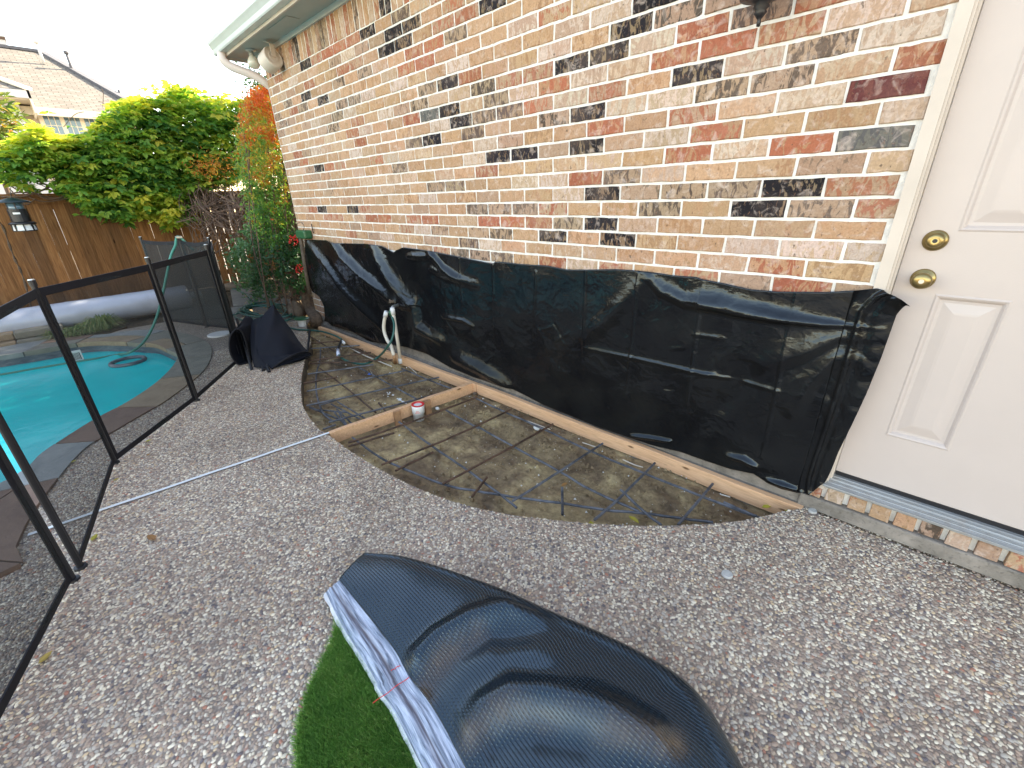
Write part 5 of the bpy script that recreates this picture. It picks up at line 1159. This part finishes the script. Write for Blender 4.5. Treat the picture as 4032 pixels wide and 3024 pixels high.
for i in range(24):
    u1, v1 = rr.uniform(960, 1110), rr.uniform(500, 800); xa = rr.uniform(-7, -6.1); p1 = XP(u1, v1, xa); p0 = XP(min(1180, u1+rr.uniform(60, 160)), 1150, xa+.1); p0.z = 0
    st.tube(spl([p0, p0.lerp(p1, .5)+Vector((rr.uniform(-.1, .1), rr.uniform(-.1, .1), 0)), p1], 5), rr.uniform(.003, .007), 5)
st.build('stems', M['twig'], nb, smooth=True, kind='stuff')
ivy = small_bush('ivy_bush', 'grey-green small-leaved ivy hanging low between the board fence and the house corner', 'bush', [(906,985),(930,962),(990,880),(1010,800),(1060,830),(1120,860),(1165,930),(1160,1010),(1110,1060),(1120,1130),(1080,1160),(1030,1175),(985,1160),(945,1110),(912,1040)], (-8.0, -6.3), 9000, 'berrybush', .055, lambda uv, cl: .40+.6*cl+np.where(uv[:, 0] < 990, .35, 0))
bb = small_bush('berry_shrub', 'dark green shrub with red berry clusters at the left end of the black plastic', 'shrub', [(1092,965),(1125,925),(1170,915),(1188,940),(1198,1000),(1200,1055),(1212,1105),(1196,1150),(1160,1140),(1135,1098),(1095,1095),(1085,1020)], (-6.1, -5.86), 1500, 'berrybush', .065, lambda uv, cl: .4+.4*cl)
for (u, v, r_, nn_) in ((1156,945,20,46),(1178,1060,17,36)):
    for i in range(nn_):
        a_ = rr.random()*6.28; q_ = r_*math.sqrt(rr.random()); p = XP(u+q_*math.cos(a_), v+q_*math.sin(a_)*1.1, -5.84+rr.uniform(-.03, .03)); g = MB(); g.lathe([(0, -.008), (.006, -.005), (.0085, 0), (.006, .005), (0, .008)], p, (0, 0, 1), 6); g.build('berry', M['berry'], bb, smooth=True)
st = MB()
for i in range(14):
    p0 = G(1205+rr.uniform(-12, 12), 1240, 0); p1 = XP(rr.uniform(1110, 1195), rr.uniform(950, 1100), -5.97); st.tube(spl([p0, p0.lerp(p1, .5)+Vector((0, -.03, .05)), p1], 5), .004, 5)
st.build('stems', M['twig'], bb, smooth=True, kind='stuff')
# leaning trunk and stones at its foot
tk = MB(); tp = spl([G(1248,1275,-.03), G(1246,1268)+Vector((0,0,.06)), XP(1222,1215,-5.98), XP(1200,1160,-6.03), XP(1182,1080,-6.08), XP(1168,950,-6.12), XP(1150,800,-6.15), XP(1120,640,-6.3)], 6)
for k_ in range(4):
    tk.tube([p+Vector((.03*math.cos(k_*1.57+i*.12), .03*math.sin(k_*1.57+i*.12), 0)) for i, p in enumerate(tp)], [max(.012, .055-.0010*i) for i in range(len(tp))], 8)
to = tk.build('trunk', M['bark'], None, smooth=True); tag(to, 'leaning twisted brown trunk at the house corner behind the black plastic', 'tree trunk')
rockm('boulder', G(1168,1232,.04), (.13, .11, .15), M['rock'], 'rounded brown boulder at the foot of the leaning trunk', seed=9, sub=3)
o = rockm('boulder', G(990,1118,.0)+Vector((-.1, 0, .16)), (.10, .13, .30), M['rock'], 'tall pointed stone standing against the board fence', seed=12, sub=3)
rockm('boulder', G(912,1128,.03), (.16, .16, .07), M['rock'], 'low flat stone at the fence foot, left of the pointed stone', seed=13, sub=3)
rockm('boulder', G(945,1126,.02), (.13, .12, .06), M['rock'], 'small flat stone between the pointed stone and its lower neighbour', seed=15, sub=3)
rockm('boulder', G(1012,1100,.05), (.12, .14, .12), M['rock'], 'dark round stone right of the pointed stone', seed=16, sub=3)
# leaf litter behind the deck
lit = MB(); rr = random.Random(91)
for i in range(1500):
    u, v = rr.uniform(960, 1235), rr.uniform(1120, 1285)
    c_ = G(u, v, rr.uniform(-.02, .02)); 
    if c_.x > -5.82 and c_.y > -.16: continue
    a_ = rr.random()*6.28; l_ = rr.uniform(.015, .05)
    lit.add(leafpts(c_, l_, l_*.5, Vector((math.cos(a_), math.sin(a_), rr.uniform(-.1, .3))).normalized(), Vector((rr.uniform(-.4, .4), rr.uniform(-.4, .4), 1)).normalized()), LF, tone=rr.random()*.6)
tag(lit.build('leaf_litter', M['dryleaf']), 'dry leaf litter on the soil and stones behind the patio', 'leaves', kind='stuff')
# stake, green cover on the wall
a_ = W(1184, 925, -.02); b_ = W(1216, 1155, -.05); g = MB(); a_.x -= .02
g.tube([a_, a_.lerp(b_, .5), b_+Vector((.02, 0, 0))], .022, 8); tag(g.build('garden_stake', M['rock'], smooth=True), 'weathered round stake at the left edge of the black plastic', 'stake')
g = MB(); c_ = W(1214, 922, 0); g.box((c_.x-.12, -.10, c_.z-.045), (c_.x+.13, -.004, c_.z+.05)); o = g.build('wall_box', M['greenplastic']); bevel(o, .02, 3); tag(o, 'dark green plastic cover box on the bricks just above the sheet\'s left end', 'box')
g = MB(); g.lathe([(0, 0), (.03, 0), (.045, -.03), (.05, -.07), (0, -.075)], W(1180, 908, -.05), (0, 0, 1), 16); tag(g.build('stake_cap', M['greenplastic'], smooth=True), 'green cap on top of the weathered stake', 'cap')
g = MB(); g.tube(spl([W(1170,880,-.05), W(1185,875,-.05), W(1197,890,-.05), W(1195,908,-.05)], 6), .003, 6); tag(g.build('wire_loop', M['black'], smooth=True), 'thin wire loop over the green stake cap', 'wire')
g = MB(); g.tube([W(1226,882,-.02), W(1234,918,-.02)], .006, 6); tag(g.build('metal_rod', M['black'], smooth=True), 'short dark rod sticking up beside the green cover box', 'rod')
# tree behind the return fence: edge shows, hidden crown shaped to shade the pool
tr = empty('shade_tree', (-8.3, 4.4, 0), 'dark leafy tree behind the house corner, edge visible beside the downspout, unseen crown shaped to shade the pool', 'tree')
n = 15000; q_ = norm(rng.normal(0, 1, (n, 3)))*(rng.random(n)**.45)[:, None]; C0 = np.array([-8.2, 4.5, 4.5]); R0_ = np.array([2.1, 2.1, 2.4])
lob = np.array([noise.noise(Vector(tuple(v*2.3))) for v in q_]); keep = lob > -.30; P = C0+q_[keep]*R0_*(1+.25*lob[keep])[:, None]; m_ = len(P)
D = norm(rng.normal(0, 1, (m_, 3))+[0, 0, -.3]); foliage(tr, M['treeleaf'], P, D, norm(rng.normal(0, .7, (m_, 3))+[0, 0, 1]), rng.uniform(.10, .17, m_), rng.uniform(.05, .08, m_), rng.random(m_))
g = MB(); g.tube(spl([(-8.3, 4.4, -.05), (-8.25, 4.45, 1.5), (-8.1, 4.5, 3.2), (-8.2, 4.4, 5.2)], 5), [.16-.007*i for i in range(16)], 10)
for i in range(9):
    a_ = i*2.4; g.tube(spl([(-8.15, 4.5, 2.2+i*.28), (-8.15+math.cos(a_)*.7, 4.5+math.sin(a_)*.7, 2.9+i*.3), (-8.15+math.cos(a_)*1.5, 4.5+math.sin(a_)*1.5, 3.5+i*.3)], 5), [.06-.004*j for j in range(11)], 6)
g.build('trunk', M['bark'], tr, smooth=True)
c_ = XP(1026, 345, -9.6); n = 420; P = np.array(tuple(c_))+rng.normal(0, 1, (n, 3))*np.array([.3, .10, .16]); foliage(tr, M['treeleaf'], P, norm(rng.normal(0, 1, (n, 3))), norm(rng.normal(0, .7, (n, 3))+[0, 0, 1]), rng.uniform(.05, .09, n), rng.uniform(.03, .045, n), rng.random(n), False)
g = MB(); g.tube(spl([(-8.2, 4.4, 3.0), (-9.3, 3.0, 3.4), tuple(c_)], 5), .02, 6); g.build('branch', M['bark'], tr, smooth=True)
# small tree cut by the left edge
ft = empty('edge_tree', (-10.8, -4.6, 0), 'small reddish-leaved tree cut off by the left edge of the picture', 'tree')
n = 1500; cc = XP(-75, 480, -10.8); q_ = norm(rng.normal(0, 1, (n, 3)))*(rng.random(n)**.5)[:, None]; P = np.array(tuple(cc))+q_*np.array([.5, .50, .62]); D = norm(q_+rng.normal(0, .6, (n, 3))+[0, .2, -.2])
foliage(ft, M['redleaf'], P, D, norm(rng.normal(0, .6, (n, 3))+[.2, 0, 1]), rng.uniform(.08, .15, n), rng.uniform(.035, .055, n), np.clip(.4+rng.normal(0, .3, n), 0, 1))
g = MB(); g.tube(spl([(cc.x, cc.y, -.05), (cc.x, cc.y-.05, 1.2), (cc.x, cc.y, cc.z+.2)], 5), .03, 8); g.build('trunk', M['bark'], ft, smooth=True)
# ================================================================== bird feeder
M['feeder'] = simple('feeder_green', (.02, .035, .05), .4)
fx = XP(74, 845, -9.25); bf = empty('bird_feeder', fx, 'dark hanging bird feeder with domed roof in front of the wooden fence', 'bird feeder')
z = fx.z; o_ = (fx.x, fx.y, z); R_ = .165
g = MB(); g.lathe([(0, .215), (.02, .214), (.07, .20), (R_, .165), (R_+.012, .152), (R_, .148), (0, .155)], o_, (0, 0, 1), 26); g.build('roof', M['feeder'] if 'feeder' in M else M['black'], bf, smooth=True)
g = MB(); g.lathe([(0, .15), (.085, .15), (.085, .02), (0, .02)], o_, (0, 0, 1), 22); g.build('seed_tube', M['glass'], bf, smooth=True)
for a_ in np.linspace(0, 6.283, 7)[:-1]:
    g = MB(); g.box((fx.x+math.cos(a_)*.088-.007, fx.y+math.sin(a_)*.088-.007, z-.02), (fx.x+math.cos(a_)*.088+.007, fx.y+math.sin(a_)*.088+.007, z+.15)); g.build('strut', M['black'], bf)
g = MB(); g.lathe([(0, .07), (.096, .07), (.098, -.09), (0, -.09)], o_, (0, 0, 1), 22); g.build('sleeve', M['black'], bf, smooth=False)
g = MB(); vs = []
for a_ in np.linspace(-.62, .10, 9): vs += [(fx.x+.0995*math.cos(a_+.1), fx.y+.0995*math.sin(a_+.1), z+.005), (fx.x+.0995*math.cos(a_+.1), fx.y+.0995*math.sin(a_+.1), z+.028)]
g.grid(vs, 2, 9); g.build('label_strip', M['white'], bf)
g = MB(); g.lathe([(0, -.09), (.12, -.095), (.145, -.115), (.13, -.125), (0, -.125)], o_, (0, 0, 1), 24); g.build('seed_ring', M['black'], bf, smooth=True)
g = MB(); g.lathe([(0, -.125), (.105, -.125), (.115, -.20), (0, -.20)], o_, (0, 0, 1), 22); g.build('window_band', M['white'], bf, smooth=False)
for a_ in np.linspace(0, 6.283, 9)[:-1]:
    g = MB(); c_ = Vector(o_)+Vector((math.cos(a_)*.112, math.sin(a_)*.112, 0)); g.bar(c_+Vector((0, 0, -.125)), c_+Vector((0, 0, -.203)), .014, .024, (math.cos(a_), math.sin(a_), 0)); g.build('strut', M['black'], bf)
g = MB(); g.lathe([(0, -.20), (.118, -.20), (.118, -.212), (0, -.212)], o_, (0, 0, 1), 22); g.build('perch_ring', M['black'], bf)
g = MB(); g.tube(spl([Vector(o_)+Vector((0, 0, .21)), Vector(o_)+Vector((-.1, .02, .30)), Vector((-9.8, fx.y+.05, 1.75))], 5), .004, 6); g.build('hanger_wire', M['black'], bf)

# ================================================================== neighbour's house
nh = empty('neighbour_house', (-25, -1, 0), 'neighbour\'s two-storey house with cream walls and grey shingled hip roof behind the vine', 'house')
XW = -24.0; E0, E1 = XP(125, 432, XW+.5), XP(598, 445, XW+.5); ez = (E0.z+E1.z)/2
rc = XP(165, 205, -28.5); rl = rc+Vector((0, -9, 0)); rc.z = rl.z = rc.z
def poly_uv(name, pts, mat, parent, eave):
    me = bpy.data.meshes.new(name); me.from_pydata([tuple(p) for p in pts], [], [tuple(range(len(pts)))]); me.materials.append(mat)
    uvl = me.uv_layers.new(name='UVMap'); e = Vector(eave).normalized(); nrm_ = me.polygons[0].normal if len(me.polygons) else Vector((0, 0, 1)); f_ = Vector(me.polygons[0].normal).cross(e)
    for li, l_ in enumerate(me.loops): p = Vector(me.vertices[l_.vertex_index].co); uvl.data[li].uv = (p.dot(e)*1.0, p.dot(f_)*1.0)
    return link(name, me, parent)
EL = Vector((XW+.5, -14, ez)); ER = Vector((XW+.5, E1.y, ez)); 
poly_uv('roof', [EL, ER, rc, rl+Vector((0, -3, 0))], M['shingle'], nh, (0, 1, 0))
poly_uv('roof', [ER, Vector((-33, E1.y+.1, ez)), rc], M['shingle'], nh, (1, 0, 0))
g = MB(); g.bar(rl, rc, .3, .10); g.bar(rc, ER+Vector((0, 0, .05)), .3, .10); g.build('ridge_cap', M['ridge'], nh)
g = MB(); g.box((XW+.42, -14, ez-.24), (XW+.53, E1.y, ez-.005)); g.build('fascia', M['creamtrim'], nh)
g = MB(); g.box((XW+.02, -14, ez-.10), (XW+.42, E1.y-.05, ez-.06)); g.build('soffit', M['cream'], nh)
g = MB(); g.box((-32, -14, 0), (XW, E1.y-.5, ez-.1)); g.build('wall', M['cream'], nh)
# window with grilles
wa, wb = XP(155, 452, XW), XP(392, 462, XW); wt = wa.z; wbz = wt-1.25
wn_ = MB(); wn_.box((XW+.002, wa.y-.06, wbz-.06), (XW+.05, wb.y+.06, wt+.06)); wo = wn_.build('window', M['creamtrim'], nh)
cw = (wb.y-wa.y)/3
for i in range(3):
    for c_ in range(3):
        for r_ in range(4):
            y0 = wa.y+i*cw+.05+c_*(cw-.1)/3+.012; y1 = y0+(cw-.1)/3-.024; z1 = wt-r_*(wt-wbz)/4-.012; z0 = z1-(wt-wbz)/4+.024
            g = MB(); g.box((XW+.052, y0, z0), (XW+.056, y1, z1)); g.build('pane', M['glass'], wo)
# left wing with its own eave
XV = -22.5; wl = XP(113, 356, XV); wl2 = XP(0, 356, XV); wtop = wl.z
g = MB(); g.box((-30, -14, 0), (XV-.55, XP(100, 480, XV-.5).y, wtop-.1)); g.build('wing_wall', M['siding'], nh)
g = MB(); g.box((XV-.08, -14, wtop-.22), (XV, wl.y, wtop)); g.build('wing_fascia', M['siding'], nh)
g = MB(); g.box((-24.0, wl.y-.06, wtop-.62), (XV, wl.y, wtop)); g.build('wing_fascia', M['creamtrim'], nh)
g = MB(); g.box((-24.0, -14, wtop-.26), (XV-.08, wl.y-.06, wtop-.22)); g.build('wing_soffit', M['cream'], nh)
hp = XP(0, 292, -25.5); 
poly_uv('wing_roof', [Vector((XV, -14, wtop+.01)), Vector((XV, wl.y, wtop+.01)), Vector((-26.5, wl.y-3.2, hp.z+1.0)), Vector((-26.5, -14, hp.z+1.0))], M['shingle'], nh, (0, 1, 0))
poly_uv('wing_roof', [Vector((XV, wl.y, wtop+.01)), Vector((-29.5, wl.y, wtop+.01)), Vector((-26.5, wl.y-3.2, hp.z+1.0))], M['shingle'], nh, (1, 0, 0))
g = MB(); g.bar(Vector((XV, wl.y, wtop+.05)), Vector((-26.5, wl.y-3.2, hp.z+1.05)), .25, .08); g.build('ridge_cap', M['creamtrim'], nh)
# lower porch roof at far left
lr = XP(0, 505, -19.5); lr2 = XP(112, 555, -19.5); lr3 = XP(0, 600, -17.5); 
poly_uv('porch_roof', [Vector((-17.5, -9, lr3.z)), Vector((-17.5, XP(60, 620, -17.5).y+.5, lr3.z-.05)), Vector((-19.5, lr2.y, lr2.z)), Vector((-19.5, lr.y, lr.z)), Vector((-19.5, -9, lr.z+.6))], M['shingle'], nh, (0, 1, 0))
g = MB(); g.box((-19.4, -9, 0), (-17.8, XP(30, 620, -17.8).y, lr3.z-.12)); g.build('porch_wall', M['siding'], nh)
# chimney and vents
cb = XP(37, 200, -29.5); g = MB(); g.box((-30.5, cb.y-1.5, cb.z-1.2), (-29.5, cb.y, XP(28, 158, -29.5).z)); cho = g.build('chimney', M['siding'], nh)
zt_ = XP(28, 158, -29.5).z; g = MB(); g.box((-30.52, cb.y-1.52, zt_), (-29.47, cb.y+.03, zt_+.10)); g.build('chimney_band', M['twig'], cho)
g = MB(); g.box((-30.52, cb.y-1.52, zt_+.10), (-29.47, cb.y+.03, zt_+.36)); g.build('chimney_cap', M['gutter'], cho)
def roofx(u, v):   # sight line meets the front roof plane
    n_ = (ER-EL).cross(rc-ER).normalized(); d_ = ray(u, v); t_ = (EL-CAM).dot(n_)/d_.dot(n_); return CAM+d_*t_
vb = roofx(175, 254); vt = XP(139, 168, vb.x); hgt_ = max(.6, (XP(139, 168, vb.x).z-vb.z))
g = MB(); g.tube([vb, Vector((vb.x, vb.y, vb.z+hgt_))], .045, 8); g.tube([Vector((vb.x, vb.y, vb.z+hgt_-.02)), Vector((vb.x, vb.y, vb.z+hgt_+.10))], .085, 8); g.build('vent_pipe', M['siding'], nh, smooth=True)
p2v = XP(282, 268, -27.0); zt2 = XP(272, 212, -27.0).z; g = MB(); g.tube([Vector((p2v.x, p2v.y, p2v.z-.4)), Vector((p2v.x, p2v.y, zt2))], .05, 8); g.tube([Vector((p2v.x, p2v.y, zt2-.02)), Vector((p2v.x, p2v.y, zt2+.08))], .08, 8); g.build('vent_pipe', M['ridge'], nh, smooth=True)
p3v = XP(472, 368, -25.2); g = MB(); g.tube([Vector((p3v.x, p3v.y, p3v.z-.3)), Vector((p3v.x, p3v.y, p3v.z+.12))], .05, 8); g.build('vent_pipe', M['ridge'], nh, smooth=True)

# ================================================================== folded artificial turf in the foreground
tf = empty('turf_roll', G(1700, 2700), 'folded piece of artificial grass showing its black stitched backing over green blades', 'artificial turf')
LFT = [(1336,2283),(1442,2417),(1500,2490),(1556,2564),(1629,2686),(1718,2808),(1800,2960),(1880,3110),(1990,3280),(2130,3480)]
RGT = [(1430,2183),(1600,2206),(1914,2314),(2117,2407),(2320,2497),(2483,2578),(2640,2676),(2735,2780),(2815,2920),(2900,3090)]
zR = [.05,.075,.10,.12,.13,.13,.13,.13,.13,.13]
Lp = spl([G(u, v, .052) for u, v in LFT], 14); Rp = spl([G(u, v, z_) for (u, v), z_ in zip(RGT, zR)], 14)
nL = 150; Lp = resamp(Lp, nL); Rp = resamp(Rp, nL); nA = 96; vs = []; uvs = []
def seg(p, pts, ww):
    best = 9
    for i in range(len(pts)-1):
        a_, b_ = pts[i], pts[i+1]; d_ = b_-a_; t_ = max(0, min(1, (p-a_).dot(d_)/d_.length_squared)); best = min(best, (p-a_-d_*t_).length)
    return math.exp(-(best/ww)**2)
flat = lambda L_: [Vector((G(u, v, .1).x, G(u, v, .1).y, 0)) for u, v in L_]
rdg1 = flat([(1600,2600),(1720,2500),(1850,2440),(2000,2405),(2150,2440)]); rdg2 = flat([(1820,2880),(1900,2800),(2010,2755),(2160,2775),(2330,2835),(2560,2930)]); val1 = flat([(1680,2680),(1800,2560),(1930,2500),(2060,2520)]); val2 = flat([(1960,2900),(2100,2860),(2300,2900)]); rdg3 = flat([(2080,2560),(2250,2700),(2420,2830)])
brown_amts = []; brn1 = flat([(1650,2720),(1690,2640),(1760,2560),(1880,2500)]); brn2 = flat([(1850,2880),(1950,2810),(2100,2800),(2300,2880),(2520,2960),(2640,2950)])  # two bands where the backing is mixed towards brown
for j in range(nL):
    A_ = Vector(Lp[j]); B_ = Vector(Rp[j]); wd = (B_-A_); acc = 0; prev = None; s_len = wd.length
    rr_ = min(.075, zR[min(9, int(j/nL*10))]*.55)
    nf = nA-18
    for i in range(nA):
        if i < nf:
            t_ = i/(nf-1); p = A_.lerp(B_, t_); q0 = Vector((p.x, p.y, 0)); env = math.sin(math.pi*min(1, t_*1.02))**.7
            k_ = j/nL
            h = .022*env*min(1, s_len/.5) + .032*seg(q0, rdg1, .035) - .022*seg(q0, val1, .05) + .048*seg(q0, rdg2, .05)*env - .022*seg(q0, val2, .05) + .016*seg(q0, rdg3, .06)
            h *= min(1, t_/.10)*min(1, (1-t_)/.12+.0)
            h += .004*noise.noise(Vector((p.x*7, p.y*7, 1)))*min(1, t_/.1)
            p = p+Vector((0, 0, h))
        else:
            th_ = (i-nf+1)/18*math.pi; out_ = Vector((wd.x, wd.y, 0)).normalized(); zc = B_.z-max(.018, (B_.z-.012)/2); ra = B_.z-zc
            p = Vector((B_.x, B_.y, zc))+out_*ra*math.sin(th_)*.9+Vector((0, 0, ra*math.cos(th_)))
            if i == nA-1: p = p-out_*.02
        if prev is not None: acc += (p-prev).length
        prev = p; vs.append(tuple(p)); uvs.append((acc, j)); brown_amts.append(min(1, max(0, (.9*seg(Vector((p.x, p.y, 0)), brn1, .045)+.85*seg(Vector((p.x, p.y, 0)), brn2, .04))*(.75+.9*noise.noise(Vector((p.x*9, p.y*9, 5))))-.12)))
dl = np.r_[0, np.cumsum(np.linalg.norm(np.diff(Lp, axis=0), axis=1))]
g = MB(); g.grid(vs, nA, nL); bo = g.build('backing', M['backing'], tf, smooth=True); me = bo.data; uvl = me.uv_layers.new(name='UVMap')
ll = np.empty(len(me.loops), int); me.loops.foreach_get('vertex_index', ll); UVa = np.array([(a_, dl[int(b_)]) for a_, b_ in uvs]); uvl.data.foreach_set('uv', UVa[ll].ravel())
at_ = me.attributes.new('stain', 'FLOAT', 'POINT'); at_.data.foreach_set('value', brown_amts)
# underside closing so that it is a solid fold
md = bo.modifiers.new('thickness', 'SOLIDIFY'); md.thickness = .004; md.offset = -1
# seam tape along the cut edge
TL = [(1283,2332),(1344,2458),(1425,2588),(1482,2686),(1490,2712),(1556,2808),(1661,3019),(1760,3190),(1900,3400)]
TLp = resamp(spl([G(u, v, .040) for u, v in TL], 12), nL); TRp = Lp.copy(); vs = []; nT = 14
def ridge_t(t_): return .006*math.exp(-((t_-.30)/.07)**2)+.005*math.exp(-((t_-.62)/.09)**2)-.002*math.exp(-((t_-.45)/.05)**2)
for j in range(nL):
    for i in range(nT):
        t_ = i/(nT-1); p = TLp[j]*(1-t_)+TRp[j]*t_; vs.append((p[0], p[1], p[2]+ridge_t(t_)+.003*noise.noise(Vector((p[0]*20, p[1]*20, t_*4)))))
g = MB(); g.grid(vs, nT, nL); to_ = g.build('seam_tape', M['tape'], tf, smooth=True); me = to_.data; uvl = me.uv_layers.new(name='UVMap'); ll = np.empty(len(me.loops), int); me.loops.foreach_get('vertex_index', ll)
UVa = np.array([(i/(nT-1)*.09, dl[j]) for j in range(nL) for i in range(nT)]); uvl.data.foreach_set('uv', UVa[ll].ravel())
vs = []
for j in range(nL):
    a_ = Vector(TLp[j]); inn_ = (Vector(TRp[j])-a_); inn_.z = 0; inn_.normalize(); w_ = .011+.004*noise.noise(Vector((j*.15, 0, 0)))
    vs += [tuple(a_+Vector((0, 0, .001))), tuple(a_-inn_*w_+Vector((0, 0, -.004+.001*math.sin(j)))), tuple(a_-inn_*w_+Vector((0, 0, -.010))), tuple(a_+Vector((0, 0, -.012)))]
g = MB(); g.grid(vs, 4, nL); g.build('tape_edge', M['tapeedge'], tf, smooth=False)
for (a_, b_) in (((1468,2768),(1610,2665)), ((1540,2640),(1575,2618))):
    g = MB(); p0, p1 = G(a_[0], a_[1], .053), G(b_[0], b_[1], .056); n_ = 10; 
    g.tube([p0.lerp(p1, k/n_)+Vector((0, 0, .002*math.sin(k*1.2)-.001)) for k in range(n_+1)], .0012, 5); g.build('red_mark', M['red'], tf)
# lower layer with its blades up
GP = [(1344,2440),(1303,2564),(1238,2694),(1190,2832),(1173,2922),(1177,3024),(1200,3200),(1260,3400),(1900,3400),(1760,3190),(1672,3019),(1566,2808),(1495,2700),(1435,2588),(1356,2458)]
gpw = [G(u, v, .0) for u, v in GP]; g = MB(); g.prism([(p.x, p.y) for p in gpw], .004, .012); g.build('base_mat', M['backing'], tf)
px = [(p.x, p.y) for p in gpw]; x0, x1 = min(p[0] for p in px), max(p[0] for p in px); y0, y1 = min(p[1] for p in px), max(p[1] for p in px)
n = 95000; X_ = rng.uniform(x0, x1, n); Y_ = rng.uniform(y0, y1, n); k_ = inpoly(X_, Y_, px); X_, Y_ = X_[k_], Y_[k_]; n = len(X_)
az = rng.uniform(0, 6.28, n)*.5+rng.normal(.5, 1.0, n); hh = rng.uniform(.022, .036, n); le_ = rng.uniform(.006, .018, n)
cl = np.array([noise.noise(Vector((a_*14, b_*14, 0))) for a_, b_ in zip(X_, Y_)]); D = np.stack([np.cos(az)*le_+.005*cl, np.sin(az)*le_-.006, hh], 1)
P = np.stack([X_, Y_, np.full(n, .011)], 1); Nn = norm(np.stack([np.cos(az+1.57), np.sin(az+1.57), np.full(n, .2)], 1))
foliage(tf, M['turf'], P, D, Nn, np.linalg.norm(D, axis=1), np.full(n, .0024), np.clip(.35+rng.normal(0, .25, n)+.3*cl, 0, 1), False, 'grass_blades')
